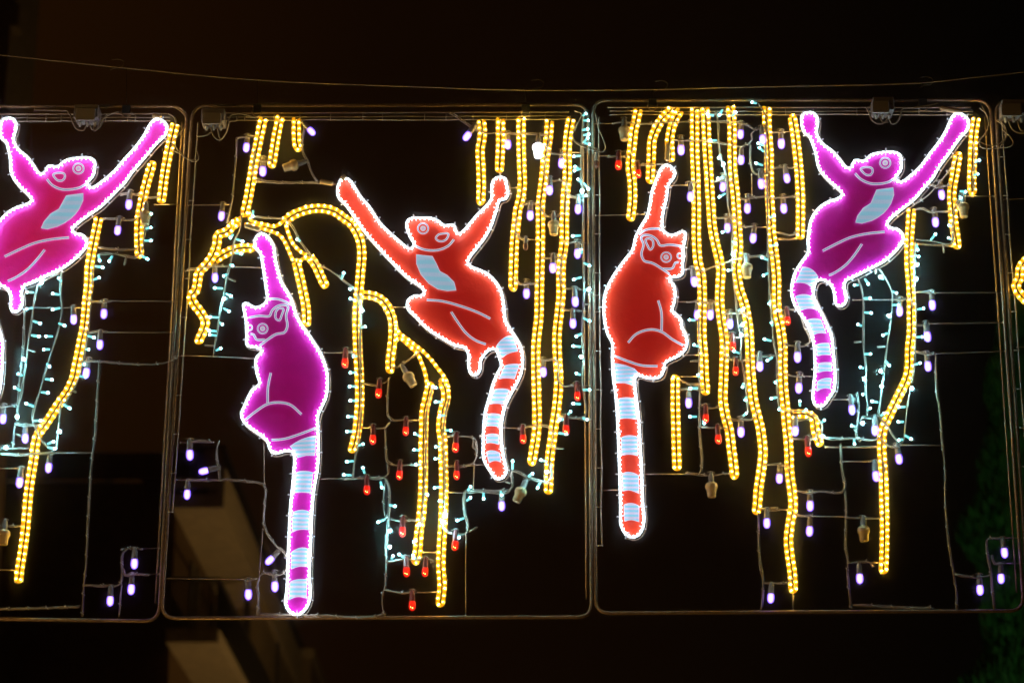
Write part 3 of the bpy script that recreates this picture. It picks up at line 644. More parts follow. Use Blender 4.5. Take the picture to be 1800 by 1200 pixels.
# ------------------------------------------------------------------ lemurs
LD = .034
def arcband(t, b):    # top arc (l, m, r), bottom arc (l, m, r)
    def q(a):
        l, m, r = a; c = (2*m[0]-(l[0]+r[0])/2, 2*m[1]-(l[1]+r[1])/2)
        return [((1-s)**2*l[0]+2*s*(1-s)*c[0]+s*s*r[0], (1-s)**2*l[1]+2*s*(1-s)*c[1]+s*s*r[1]) for s in [k/8 for k in range(9)]]
    return q(t)+q(b)[::-1]
def circle(cx, cy, rx, ry=None, n=22):
    ry = ry or rx; return [(cx+rx*math.cos(2*math.pi*k/n), cy+ry*math.sin(2*math.pi*k/n)) for k in range(n)]
def lemur(outline, color, lab, lines, loops, belly, bands, eye, eye2, T=lambda p: p, edgew=1.0, bandedge=True):
    o = [T(p) for p in outline]
    cy = max(p[1] for p in o); cx = [p for p in o if p[1] == cy][0][0]
    r = thing('lemur_figure', P(cx, cy, LD), lab, 'illuminated figure', 'illuminated lemur figures')
    c = catmull(o, 3.0, closed=True)
    area = sum(c[i-1][0]*c[i][1]-c[i][0]*c[i-1][1] for i in range(len(c)))
    sg = 1 if area > 0 else -1                     # + offset = inwards
    m = MB(); m.plate(c, LD, LD-.012); m.build('body_panel', M[color], r)
    cr = resample(c+[c[0]], 2.7)[:-1]
    L = sum(math.hypot(c[i][0]-c[i-1][0], c[i][1]-c[i-1][1]) for i in range(len(c)))*PX
    k = round(L/(8.2*PX)); ul = L/k
    m = MB(); m.tube([P(a, b, LD+.017) for a, b in cr], 2.0*PX, 8, closed=True, ulen=ul); m.build('outline_tube', M['white'], r)
    # diodes on the inner side, clips and the steel outline behind
    dm, cm = MB(), MB()
    for (a, b) in resample(offset(c, sg*2.3, True), 7.6): dm.ball(P(a, b, LD+.012), 1.0*PX, 6, 4)
    tag(dm.build('outline_diodes', M['whiteled'], r), kind='stuff')
    base = resample(c, 37); nn = normals2(base)
    for (a, b), (nx, ny) in zip(base, nn):
        cm.tube([P(a-nx*6.2, b-ny*6.2, LD+.018), P(a, b, LD+.030), P(a+nx*6.2, b+ny*6.2, LD+.018)], 1.25*PX, 5)
    tag(cm.build('tube_clips', M['edge'], r), kind='stuff')
    q = [(a+2.6, b+3.2) for a, b in offset(c, -sg*2.4, True)]
    q = resample(q+[q[0]], 5)[:-1]
    m = MB(); m.tube([P(a, b, LD-.02) for a, b in q], 1.15*PX, 6, closed=True); m.build('support_rod', M['rod'], r)
    for ln in lines:
        m = MB(); m.ribbon(catmull([T(p) for p in ln], 3), 4.2, LD+.004); m.build('drawn_line', M['line'], r)
    for ln in loops:
        m = MB(); m.ribbon(catmull([T(p) for p in ln], 2.5, True), 3.8, LD+.004, True); m.build('drawn_ring', M['line'], r)
    ex, ey, er = eye; e3 = T((ex, ey))
    big = MB(); big.ribbon(circle(e3[0], e3[1], er*.88, er*.86), er*.27, LD+.004, True); E = big.build('eye', M['line'], r)
    s = MB(); s.ribbon(circle(e3[0], e3[1], er*.36, er*.35, 16), er*.22, LD+.006, True); s.build('iris', M['edge'], E)
    s = MB(); s.ribbon(circle(e3[0], e3[1], er*.14, er*.14, 8), er*.16, LD+.008, True); s.build('pupil', M['line'], E)
    if eye2:
        m = MB()
        if len(eye2) == 3: m.ribbon(circle(*T(eye2[:2]), eye2[2], eye2[2], 14), 3.0, LD+.004, True)
        else: m.ribbon(catmull([T(p) for p in eye2], 2, True), 3.6, LD+.004, True)
        m.build('eye', M['line'], r)
    if belly:
        q = [T(p) for p in belly]
        m = MB(); m.plate(q, LD+.003, LD+.001); bp = m.build('belly_patch', M['belly'], r)
        m = MB(); m.ribbon(q, 1.6, LD+.0055, True); m.build('patch_edge', M['edge'], bp)
    for bd in bands:
        q = [T(p) for p in (arcband(*bd) if len(bd) == 2 else bd)]
        m = MB(); m.plate(q, LD+.003, LD+.001); bp = m.build('tail_stripe', M['stripe'], r)
        m = MB(); m.ribbon(q, 1.3, LD+.0055, True); m.build('stripe_edge', M['edge'], bp)
    return r
OD = [(1410,202),(1418,198),(1428,198),(1435,204),(1438,215),(1435.5,230),(1437,239),(1446,252.5),(1462.5,265),(1476,280),(1487.5,294),(1495,295),(1499.5,286),(1502.5,282),(1519,282.5),(1530,273),(1542.5,269),(1577.5,269),(1583,274),(1585,287.5),(1584,297.5),(1577.5,307.5),(1574,312.5),(1580,319),(1586,319),(1600,309),(1620,290),(1632.5,272.5),(1650,250),(1662.5,230),(1672.5,207.5),(1679,200),(1686,199),(1696,204),(1702.5,212.5),(1701,227.5),(1690,240),(1684,247.5),(1670,267.5),(1650,295),(1640,312.5),(1630,324),(1605,352.5),(1582.5,370),(1564,386),(1559,394),(1565,400),(1577.5,402.5),(1586,411),(1588,420),(1584,429),(1557,457),(1530,472),(1499,487.5),(1487,493),(1484,503),(1488,520),(1487,530),(1480,537.5),(1473,537.5),(1467.5,530),(1467,520),(1464,507),(1460,500),(1451.7,494),(1441.7,491.7),(1436,494),(1431,505),(1431,522),(1435,531.7),(1445,551.7),(1455,573),(1462.5,593),(1465,618),(1467.5,643),(1468,668),(1466,685),(1456.7,700),(1450,710),(1443,714),(1433,711),(1429,702),(1430,677),(1432.5,652),(1432,627),(1430,603),(1423,580),(1413,560),(1400,542),(1393,525),(1391,510),(1392.5,497),(1398,478),(1407,463),(1420,443),(1420,423),(1423,397),(1427,383),(1440,365),(1455,355),(1475,347.5),(1481,342),(1475,334),(1457,318),(1440,297),(1433,267),(1427,250),(1422,239),(1415,235),(1412,230),(1409,217)]
D_lines = [[(1503,305),(1513,315),(1530,322.5),(1547,323),(1562,320),(1572,314)], [(1446,441),(1472.5,427.5),(1495,417.5),(1522.5,411),(1555,407.5)], [(1515,429),(1502.5,447.5),(1490,462.5),(1480,471),(1466,480),(1457,484)]]
D_eye2 = [(1513,297),(1523,294),(1532.5,296),(1534,302),(1530,307.5),(1523,307.5),(1517,303)]
D_belly = [(1541,334),(1570,330),(1571,342.5),(1566,357.5),(1560,367),(1552.5,375),(1543,382),(1532.5,387.5),(1515,392.5),(1504,391),(1507.5,380),(1517.5,366),(1531,357.5)]
D_bands = [(((1411,469),(1427,474),(1438,487)), ((1398,497),(1416,498),(1429,507))), (((1398,521),(1414,517.5),(1427,522)), ((1407,546),(1422,541.7),(1437,545))),
 (((1418,563),(1430,560),(1443,562)), ((1429,589),(1440,585),(1452,586))), (((1435,606),(1446,603),(1457,603)), ((1437,626),(1449,623),(1460,624))),
 (((1438,639),(1450,637),(1461.5,637.5)), ((1438,655),(1450,651.7),(1462,652.5))), (((1437,670),(1449,665),(1461.5,665)), ((1436,688),(1447,682),(1459,683)))]
lemur(OD, 'magenta', 'purple lemur with both arms raised, in the right frame', D_lines, [], D_belly, D_bands, (1556,286.5,10.5), D_eye2)
def TA(p): return (p[0]-1409-41*(p[1]-215)/320, p[1]+10)
lemur(OD, 'crimson', 'pink lemur with arms raised, cropped by the left edge', D_lines, [], D_belly, D_bands, (1556,286.5,10.5), D_eye2, T=TA)
OC = [(595,324),(599,316),(608,313),(618,320),(624,330),(634,346),(648,362),(668,392),(684,408),(700,422),(714,434),(721,437),(728,430),(723,420),(718,410),(715,400),(716,388),(722,384),(740,383),(760,384),(770,388),(780,396),(798,396),(801,405),(806,411),(814,406),(828,390),(840,376),(858,358),(864,348),(864,335),(865,322),(870,314),(880,311),(888,314),(891,326),(893,342),(888,350),(879,352),(872,372),(862,400),(852,418),(840,434),(826,452),(822,461),(826,467),(842,474),(858,482),(870,494),(880,510),(885,530),(887,550),(889,564),(898,580),(909,597),(916,612),(919,630),(916,656),(906,678),(896,696),(888,714),(883,736),(881,760),(883,786),(886,806),(890,828),(884,839),(873,841),(860,825),(850,806),(849,782),(850,750),(853,722),(860,698),(866,676),(874,656),(881,642),(877,628),(871,614),(862,614),(852,622),(845,634),(843,652),(836,659),(828,657),(824,646),(823,622),(818,612),(800,607),(780,596),(752,578),(730,556),(716,540),(717,528),(728,520),(740,519),(746,513),(742,506),(728,496),(712,484),(688,460),(664,434),(640,406),(626,386),(606,358),(595,347),(593,334)]
C_lines = [[(730,432),(740,437),(754,440),(772,439),(788,432),(798,421)], [(750,527),(776,529),(810,538),(840,549),(862,560)], [(793,548),(806,568),(820,586),(836,598),(854,605)]]
C_belly = [(732,447.6),(760,450.6),(766,462),(773,477),(786,484),(798,496),(801.6,510),(786,511),(770,508),(754,498),(740,482),(732.4,464)]
C_bands = [(((872,609),(886,594),(902,590)), ((882,629),(894,621),(910,617))), (((887,643),(898,640),(913,640)), ((877,666),(890,664),(904,665.6))),
 (((869,685),(880,683),(895,685)), ((861,710),(872,708.6),(885,710))), (((857,728),(868,726.6),(881,729)), ((855,749),(866,748),(877,750))),
 (((855,764),(866,762),(876,764)), ((855,779),(864,777.6),(877,781))), (((855,794),(866,791.6),(878,796)), ((860,813),(870,809),(880,812)))]
lemur(OC, 'red_panel', 'red lemur with both arms raised, in the middle frame', C_lines, [], C_belly, C_bands, (743.6,401.6,10.5),
      [(766,419),(770,413),(778,410.6),(788,411),(785,420),(778,424),(770,423)])
OB = [(447,428),(452,414),(460,410),(470,415),(478,426),(482,436),(484,454),(489,476),(496,498),(506,514),(514,530),(520,550),(526,564),(540,584),(552,602),(564,622),(574,650),(576,674),(573,698),(566,714),(559,730),(559,746),(560,790),(558,825),(552,860),(549,892),(546,960),(544,1010),(545,1050),(539,1067),(525,1079),(510,1075),(502,1062),(504,1035),(507,960),(510,895),(516,830),(517,802),(514,794),(506,792),(480,796),(474,788),(470,776),(460,766),(440,752),(428,740),(424,728),(430,712),(436,698),(444,684),(456,674),(452,658),(449,636),(452,626),(460,618),(456,612),(440,609),(434,606),(433.6,590),(433,580),(432,562),(429,546),(428,534),(434,533),(448,540),(460,537),(469,528),(468,510),(464,482),(460,456),(457,444),(450,437)]
B_lines = [[(470,525),(490,526),(514,536)], [(438,558),(456,555),(474,555),(478,546),(488,538),(500,536),(506,538),(503,554),(505,574),(500,584),(486,587),(474,594),(456,608)],
 [(440,587),(446,588),(450,596),(466,597)], [(476,655),(471,680),(470.4,708)], [(432,737),(448,724),(470,710),(490,707),(510,711),(530,728)], [(477,773),(500,771),(526,763),(555,752)]]
B_bands = [[(510,784),(519,778),(530,772),(542,768),(555,765),(554,782),(553,800),(538,800),(523,804),(519,795)],
 (((520,831),(532.5,827.5),(550,830)), ((517.5,866),(530,864.5),(546,866))), (((515,900),(530,896),(544,899)), ((514,935),(527.5,930),(542.5,931))),
 (((512.5,970),(527.5,962.5),(541.5,964)), ((512,1000),(525,995),(541,995.5))), (((510,1022.5),(522.5,1018),(540,1018)), ((508,1054),(522.5,1048),(538,1051)))]
lemur(OB, 'magenta', 'purple lemur sitting in profile with one arm up, middle frame', B_lines, [[(485,548),(490,542),(498,543),(495,554),(491,563),(485,560)]], None, B_bands, (461.6,577.4,10), (439,575.6,4.5))
OE = [(1157,307),(1163,295),(1172,290),(1182,295),(1187,305),(1183,314),(1175,325),(1172,347),(1167,368),(1164,393),(1165,404),(1173,411),(1183,413),(1197,407.5),(1204,408),(1204,422),(1201,437),(1202.5,450),(1200,463),(1200,480),(1195,485),(1182,487),(1175,488.5),(1178,493),(1185,503),(1187,513),(1186,528),(1182.5,540),(1181,545),(1190,553),(1198,565),(1199,575),(1205,587),(1208,600),(1205,613),(1193,625),(1178,632),(1169,638),(1167,650),(1160,662),(1147,665),(1130,662),(1122,659),(1117,663),(1116,673),(1118,693),(1123,735),(1125.5,780),(1128,825),(1130,881),(1132,917),(1125,937),(1116.5,943),(1103,941),(1092,924),(1090.6,892.5),(1089.5,847.5),(1087,780),(1085,735),(1081.6,690),(1078,665),(1076,627),(1076,603),(1068,587),(1063,567),(1061,543),(1064,514),(1078,485),(1097,458),(1112,438),(1117,417),(1127,397),(1137,380),(1142,360),(1146,336),(1153,317)]
E_lines = [[(1123,412),(1133,405),(1145,402),(1160,402)], [(1197,432.5),(1177,430),(1160,431),(1155,422),(1143,414),(1130,414),(1127,417),(1131,430),(1127.5,447),(1132,458),(1147,462.5),(1160,470),(1177,482)],
 [(1193,461),(1187,462),(1182.5,471),(1165,472.5)], [(1157,528),(1162.5,548),(1163,581)], [(1104,602),(1117,588),(1132,581),(1147,579),(1163,583),(1183,597),(1201,607)], [(1079,625),(1102,634),(1128,642),(1156,643.5)]]
E_bands = [[(1080,638),(1100,642),(1115,648),(1124,657),(1114,661),(1112.5,677),(1098,672.5),(1083,673)],
 (((1086,701),(1101,698.5),(1115,701)), ((1089.5,736),(1103,734.5),(1119,737))), (((1092,769),(1105,765),(1120,767.6)), ((1093,800),(1107.5,798),(1121,801))),
 (((1094,832),(1107.5,829.5),(1122,835)), ((1095,863),(1107.5,861),(1123,867))), (((1097,887),(1110,884),(1123,889)), ((1098,916),(1110,913),(1123,917)))]
lemur(OE, 'red_panel', 'red lemur sitting in profile with one arm up, right frame', E_lines, [[(1135,421),(1140,419),(1147,422.5),(1148,433),(1143,439),(1139,433)]], None, E_bands, (1171,452,10), (1195,449.7,4.5))

# ------------------------------------------------------------------ bulbs
S = PX
def proto_mesh(build):
    m = MB(); build(m); o = m.build('tmp', M['socket'], link=False); return o.data
def sock(m):
    m.lathe([(2.0*S, 3*S), (2.6*S, 2*S), (3.6*S, 0), (4.1*S, -1*S), (4.3*S, -4*S), (4.8*S, -5*S), (4.9*S, -14*S), (5.3*S, -14.6*S), (5.3*S, -17*S), (4.7*S, -17.6*S)], 12)
def glass(m):
    m.lathe([(4.6*S, -17*S), (5.8*S, -18.5*S), (6.3*S, -22*S), (6.4*S, -26*S), (5.9*S, -29.5*S), (4.6*S, -32.3*S), (2.4*S, -34*S), (.4*S, -34.6*S)], 14)
def cap_(m):
    m.lathe([(4.4*S, -14*S), (5.2*S, -15*S), (8.8*S, -17.5*S), (10.6*S, -20*S), (10.8*S, -25*S), (10.2*S, -27*S), (8.6*S, -28.6*S), (8.4*S, -31*S), (8.0*S, -31.6*S), (8.1*S, -35*S), (7.6*S, -35.6*S), (7.6*S, -39*S), (7.0*S, -41.6*S), (6.3*S, -42.4*S)], 16)
def hook(m):
    m.tube([Vector((6*S*math.cos(a), 0, 1*S+3*S*math.sin(a))) for a in [math.pi*k/8 for k in range(9)]], .9*S, 6)
def core(m):
    for k in range(4):
        a = k*math.pi/2+.4; m.ball((2.1*S*math.cos(a), -4.6*S, -27.5*S+2.2*S*math.sin(a)*1.2), 1.25*S, 6, 4)
ME = {}
for nm, fn, mt in (('socket', sock, 'socket'), ('socket_red', sock, 'socket_red'), ('glass_v', glass, 'violet'), ('glass_r', glass, 'red'), ('glass_off', glass, 'bulb_off'),
                   ('cap', cap_, 'cap'), ('cap_lit', cap_, 'cap_lit'), ('hook', hook, 'cable'), ('core', core, 'redcore')):
    mm = MB(); fn(mm); oo = mm.build(nm, M[mt], link=False); ME[nm] = oo.data; ME[nm].name = nm; bpy.data.objects.remove(oo)
def child(name, me, parent):
    o = bpy.data.objects.new(name, me); C.objects.link(o); o.parent = parent; return o
def bulb(x, y, kind, lab, ang=0, dep=.012, sc=1.0):
    # x, y = centre of the glowing part; ang = tilt in degrees (positive swings the bulb to the right)
    a = math.radians(ang); L = 26*sc
    ax, ay = x-math.sin(a)*L, y-math.cos(a)*L
    r = thing('light_bulb', P(ax, ay, dep), lab, 'light bulb', {'v': 'violet bulbs on the frames', 'r': 'red bulbs on the frames', 'o': None}[kind])
    r.rotation_euler = (0, -a, 0); r.scale = (sc, sc, sc)
    child('socket', ME['socket_red' if kind == 'r' else 'socket'], r)
    g = child('glass_bulb', ME[{'v': 'glass_v', 'r': 'glass_r', 'o': 'glass_off'}[kind]], r)
    if kind == 'r': tag(child('diodes', ME['core'], g), kind='stuff')
    child('hook', ME['hook'], r)
def cap(x, y, lab, ang=0, lit=False, dep=.03):
    a = math.radians(ang); L = 29
    r = thing('strobe_lamp', P(x-math.sin(a)*L, y-math.cos(a)*L, dep), lab, 'strobe lamp', 'frosted strobe lamps')
    r.rotation_euler = (0, -a, 0)
    child('socket', ME['socket'], r); child('ribbed_cap', ME['cap_lit' if lit else 'cap'], r); child('hook', ME['hook'], r)
VB = [
 (227.6,363,'below the right arm of the cropped pink lemur',0), (208,408,'between two rope lights beside the pink lemur waist',0),
 (131,564,'left of the long rope, level with the pink lemur foot',0), (184,554,'upper of three right of the left frame long rope',0),
 (177,608,'middle of three right of the left frame long rope',0), (153,658,'lowest of three right of the left frame long rope',0),
 (7,738,'closest to the left edge of the photo',0), (46,772,'where the cyan fairy strings meet in the left frame',0),
 (87,823,'right of the rope, lowest right before the bottom, left frame',0), (36,849,'just left of the long rope in the left frame',0),
 (237.5,991,'topmost of the three in the left frame bottom right corner',0), (232,1036,'middle of the three in the left frame bottom right corner',0), (195,1056,'lowest of the three in the left frame bottom right corner',0),
 (433.6,263,'left of the slanting trunk rope at the middle frame top',0), (463,305,'between trunk rope and short rope, middle frame top left',0),
 (549,234,'tilted outwards right of the shortest rope, middle frame',42), (390,383,'above the zigzag liana near the middle frame left leg',0),
 (379,491,'inside the curve of the zigzag liana',0), (335,801,'upper one beside the middle frame left leg, lower half',0),
 (358,828,'lying sideways in the lower left of the middle frame',-80), (330,870,'lower one beside the middle frame left leg, lower half',0),
 (474.5,985,'tilted left of the sitting purple lemur tail',-42), (437.5,1045,'lowest one near the bottom left of the middle frame',0), (484,1031,'straight one close to the purple lemur tail tip',0),
 (820,243,'tilted left, first on the cable right of the middle red lemur head',-36), (893,258,'between the short rope and the next, above the red right hand',0),
 (987,291,'behind the rightmost rope at the middle frame top right',0), (966,338,'below the glowing white lamp, between two ropes',0),
 (932,382,'right of the red raised hand, between two long ropes',0), (1016,371,'nearest the middle frame right leg, uppermost one',0),
 (1015,449,'nearest the middle frame right leg, second from top',0), (971.6,474,'under the frosted lamp between the two longest ropes',0),
 (925.4,519,'right of the middle red lemur shoulder, below a rope end',0), (1011,533,'nearest the middle frame right leg, third from top',0),
 (1007,571,'nearest the middle frame right leg, fourth from top',0), (955,656,'between the two longest ropes, level with the red tail',0),
 (882,890,'lone one below the middle red lemur tail tip',0),
 (1196.7,268,'just right above the sitting red lemur hand',0), (1213,349,'right of the sitting red lemur raised arm',0), (1270,332,'beside the green cable, upper one in the right frame bundle',0),
 (1278,404,'beside the green cable, lower one in the right frame bundle',0), (1301,240,'right of the fourth bundle rope, near the frame top',0),
 (1302,285,'directly below another, right of the wavy rope',0), (1340,249,'partly behind the sixth rope near the top',0), (1372.5,257,'between the last two bundle ropes, highest one',0),
 (1337.5,327,'left of the longest rope, with a bent cable above',0), (1382.5,317,'between the last two bundle ropes, middle one',0), (1313,370,'right of the wavy rope, upper third',0),
 (1377,370,'between the last two bundle ropes, lowest one',0), (1323,422,'above the frosted lamp of the rope bundle',0), (1220,498,'right of the sitting red lemur chin',0),
 (1225,556,'left twin below a looped cable, right of the red lemur arm',0), (1248,556,'right twin below a looped cable, between two ropes',0), (1282.5,572,'above two red ones in the rope bundle',0),
 (1335,646,'between wavy and longest rope, level with the purple tail',0), (1401,630,'left of the right purple lemur tail, upper one',0), (1403,684,'left of the right purple lemur tail, lower one',0),
 (1210,710,'right of the short lone rope, beside the red lemur tail',0), (1301.7,761,'between two ropes, right of a pair of red bulbs',0), (1397,759,'under the small hooked rope',0),
 (1369,842,'between wavy and longest rope, lower half',0), (1423,890,'right of the longest rope, upper of two close together',0), (1496.4,722,'right of the purple lemur tail tip',0),
 (1347,920,'just below the end of the wavy rope',0), (1422,934,'right of the longest rope, lower of two close together',0), (1354,1051,'lowest one, left of the longest rope end',0),
 (1510,1017,'below the frosted lamp at the bottom of the right frame',0), (1537,758,'left of the kinked rope where fairy strings meet',0), (1538.6,838,'left of the kinked rope, lower part',0),
 (1579,808,'right of the kinked rope, below the fairy string loop',0), (1580,550,'left of the kinked rope, between the fairy strings',0), (1637.5,539,'upper of three right of the kinked rope',0),
 (1629,594,'middle of three right of the kinked rope',0), (1630,646,'lowest of three right of the kinked rope',0), (1654,346,'under the right purple lemur right arm, upper one',0),
 (1643,394,'under the right purple lemur right arm, lower one',0), (1764,972,'topmost of the three at the bottom right corner',0), (1758,1017,'middle of the three at the bottom right corner',0), (1721,1037,'lowest of the three at the bottom right corner',0)]
for x, y, ph, an in VB: bulb(x, y, 'v', 'violet bulb '+ph, an+random.gauss(0, 3.0), dep=random.choice((.012, .012, .034)), sc=random.uniform(.95, 1.05))
RB = [
 (607,640,'just left of the tall arched rope'), (666,693,'right of the tall arched rope, below the tilted lamp'), (713.6,759,'left of the hanging twin ropes, middle frame'), (656,774,'right of the tall arched rope end'),
 (801,788,'right of the twin ropes, upper one'), (645.5,862,'furthest left on the lower staircase of red bulbs'), (702.5,836,'left of the twin ropes, beside a corner of the cable staircase'), (708,935,'left of the twin ropes, above a close pair'),
 (803,836,'right of the twin ropes, second one down'), (800,959,'right of the twin ropes, lowest one'), (715,1005,'left one of the close pair under a rope end'), (747.5,1005,'right one of the close pair under a rope end'),
 (725,1064,'lowest one, near the bottom tube of the middle frame'), (1015,698,'nearest the middle frame right leg, upper one'), (995,757,'nearest the middle frame right leg, lower one'), (919.6,773,'right of the middle red lemur tail'),
 (1086.7,294,'in the top left corner of the right frame'), (1121.7,309,'half hidden by the leftmost rope of the right frame'), (1383.7,566,'left of the right purple lemur tail'), (1288,611,'upper of two inside the rope bundle'),
 (1292.5,654,'lower of two inside the rope bundle'), (1240,737,'upper of two right of the short lone rope'), (1262,773,'lower of two right of the short lone rope'), (1420,795,'under the small hooked rope')]
for x, y, ph in RB: bulb(x, y, 'r', 'glowing red bulb '+ph, random.uniform(-3, 3), dep=.034, sc=random.uniform(.92, 1.02))
bulb(1048, 292, 'o', 'dark unlit bulb hanging beside the leg between middle and right frame', 0, .02, .8)
bulb(924, 436, 'o', 'small empty-looking unlit bulb between ropes right of the red arm', 0, .03, .72)
for x, y, lab, an, lit in (
 (946,268,'brightly glowing white strobe lamp at the top of the middle frame',0,True),
 (510,293,'frosted strobe lamp tilted left below the shortest rope',-72,False), (721,668,'frosted strobe lamp tilted right under the diagonal double rope',30,False),
 (973,403,'frosted strobe lamp between the two longest ropes of the middle frame',0,False), (257,386,'frosted strobe lamp beside the rope right of the pink lemur',0,False),
 (9,944,'amber-lit frosted strobe lamp cut off by the left edge',0,False), (913,870,'grey frosted strobe lamp tilted left below the red lemur tail tip',-24,False),
 (1097,238,'frosted strobe lamp at the top left of the right frame',0,False), (1312,478,'amber-lit frosted strobe lamp inside the rope bundle',0,False),
 (1250,861,'clear ribbed strobe lamp below the rope bundle',0,False), (1517,938,'amber-lit frosted strobe lamp near the bottom of the right frame',0,False),
 (1692,372,'frosted strobe lamp under the right purple lemur right arm',0,False)): cap(x, y, lab, an, lit)

# ------------------------------------------------------------------ fairy lights
pb = MB(); pb.tube([Vector((0, 0, 0)), Vector((0, 0, .3)), Vector((0, 0, 1))], 1, 8); 
def pin_mesh(nm, mt):
    m = MB(); m.lathe([(1.5*S, 0), (1.9*S, 1*S), (2.1*S, 3*S), (1.9*S, 10*S)], 8); o = m.build(nm, M[mt], link=False); d = o.data; bpy.data.objects.remove(o); return d
def tip_mesh(nm, mt, r):
    m = MB(); m.ball((0, 0, 10.5*S), r*S, 8, 6); o = m.build(nm, M[mt], link=False); d = o.data; bpy.data.objects.remove(o); return d
PIN, PINOFF = pin_mesh('led_pin', 'pin'), pin_mesh('led_pin_off', 'pin_off')
TIP, STAR, TIPOFF = tip_mesh('led_tip', 'tip', 2.3), tip_mesh('led_tip_star', 'tip_star', 2.6), tip_mesh('led_tip_off', 'pin_off', 2.0)
def fairy(lab, paths, leds):
    x, y = paths[0][0]
    r = thing('fairy_light_string', P(x, y, .03), lab, 'fairy lights', 'cyan fairy light strings')
    for q in paths:
        m = MB(); m.tube(seg3([(a+random.uniform(-.7, .7), b) for a, b in q], .03, 6, wob=.6), 1.15*PX, 6)
        m.tube(seg3([(a+1.4+random.uniform(-.7, .7), b) for a, b in q], .033, 6, wob=-.6), 1.05*PX, 6); m.build('cable', M['cable'], r)
    for L in leds:
        tx, ty, bx, by = L[:4]; k = L[4] if len(L) > 4 else 'l'
        b = P(bx, by, .034)
        t = P(tx, ty, .034 + (.02 if k == 's' else .004)); d = t-b
        if k == 's': d = d+Vector((0, -.02, 0))
        o = child('led', PINOFF if k == 'o' else PIN, r)
        o.matrix_parent_inverse = Matrix.Translation(-r.location)
        o.location = b; o.rotation_mode = 'QUATERNION'; o.rotation_quaternion = d.to_track_quat('Z', 'Y')
        ln = min(max(d.length/(10.5*S), .5), 1.35); o.scale = (1, 1, ln)
        t_ = child('led_tip', {'l': TIP, 's': STAR, 'o': TIPOFF}[k], o); t_.scale = (1, 1, 1/ln) if False else (1, 1, 1)
fairy('fairy light string hanging from the pink lemur, with the two strands under its foot', [
 [(108,474),(106,520),(109,540),(104,570),(96,600),(88,625),(80,650),(67,695),(60,715),(57,736),(64,757),(77,779),(93,793)],
 [(66,500),(60,530),(55,565),(49,600),(45,635),(40,670),(36,698),(32,712),(30,730)], [(66,500),(80,492),(96,482),(108,474)], [(98,790),(101,760),(104,730),(108,705)]],
 [(103,489,108,495), (75,498,70,502,'s'), (93,516,105,518), (48,513.5,60,514), (47,543,58,541), (93,544,106,541), (113,572,103,568), (70,568,58,564), (68,591,55,589), (81,591,93,591),
  (77,614,88,614), (61,618,50,614,'o'), (42,633,45,635,'s'), (87,644,82,639), (32,657,40,660), (91,667,79,666), (26,681,36,686), (84,690,72,689), (46,709,60,714), (32,735,30,733,'s'),
  (71,739,58,739), (122,717,111,710), (109,760,100,760,'s'), (94,776,83,780), (96,788,84,786), (37,766,28,763,'o')])
fairy('fairy lights poking out right of the long rope in the left frame', [[(162,470),(160,520),(154,580),(148,620),(142,650),(135,670),(124,690),(112,712)]],
 [(180,470,167,468), (174,488,164,492), (165,593,154,590), (156,614,150,614), (148,640,144,640), (150,662,139,661), (133,689,126,686,'o')])
fairy('fairy lights under the short bar right of the pink lemur hip', [[(172,448),(185,444),(205,447),(238,453),(246,446),(252,420),(256,395),(258,375)]],
 [(175,458,173,448), (192,459,197,450), (219,464,222,452,'o'), (259,455,248,449), (265,423,254,423), (265,400,256,402), (266,376,258,378)])
fairy('single bright cyan fairy light near the left edge of the photo', [[(-10,784),(4,786),(20,788),(40,787)]], [(13,789,9,786,'s')])
fairy('fairy light string crossing the zigzag liana at the middle frame left', [[(424,372),(422,400),(412,424),(406,454),(398,490),(392,522),(386,550),(381,580),(377,608),(374,628)]],
 [(426,424,415,420), (405,418,410,412), (424,446,412,444), (409,467,404,465), (393,485,399,482), (413,494,402,490,'o'), (378,506,392,507), (406,520,397,516), (395,528,393,525,'s'), (402,547,393,542),
  (369,557,384,558), (391,570,386,567), (368,581,381,582), (369,588,381,590), (362,607,376,608,'o'), (388,612,379,616), (444,380,445,370)])
fairy('fairy lights strung along the tall arch rope down to the cable corner', [[(600,490),(622,508),(630,530),(634,560),(632,600),(634,650),(635,700),(633,740),(628,780),(624,800),(620,838)]],
 [(604,480,600,491), (522,421,528,424), (615,508,622,505), (616,525,626,528), (638,548,632,548,'s'), (642,574,634,576), (621,626,628,626), (616,655,627,654), (615,679,628,679), (616,704,630,704), (612,732,625,732),
  (610,758,622,758), (638,780,630,783), (610,811,622,810), (605,834,618,835), (638,822,641,832)])
fairy('fairy lights climbing the cable staircase below the tall arch', [[(622,840),(650,839),(676,840),(684,860),(683,910),(679,960),(680,986),(705,983),(740,984)]],
 [(671,856,669,846), (694,889,684,887), (665,917,677,912), (686,934,684,934,'s'), (686,963,684,960,'s'), (691,976,688,983), (702,974,712,981), (726,975,730,982), (727,952,733,950), (737,920,738,925)])
fairy('fairy lights threaded along the hanging twin ropes', [[(760,680),(750,720),(748,780),(747,830),(744,880),(741,920)], [(788,700),(782,730),(778,760),(781,800),(782,850),(780,900),(778,928)]],
 [(766,681,758,681), (766,706,778,706), (773,730,782,730), (792,756,782,756), (729,762,738,766), (728,790,738,791), (731,816,740,816), (766,785,774,784), (765,806,774,805), (764,857,774,855), (772,880,779,882),
  (752,869,747,867), (784,905,780,907,'s'), (777,920,779,916,'s')])
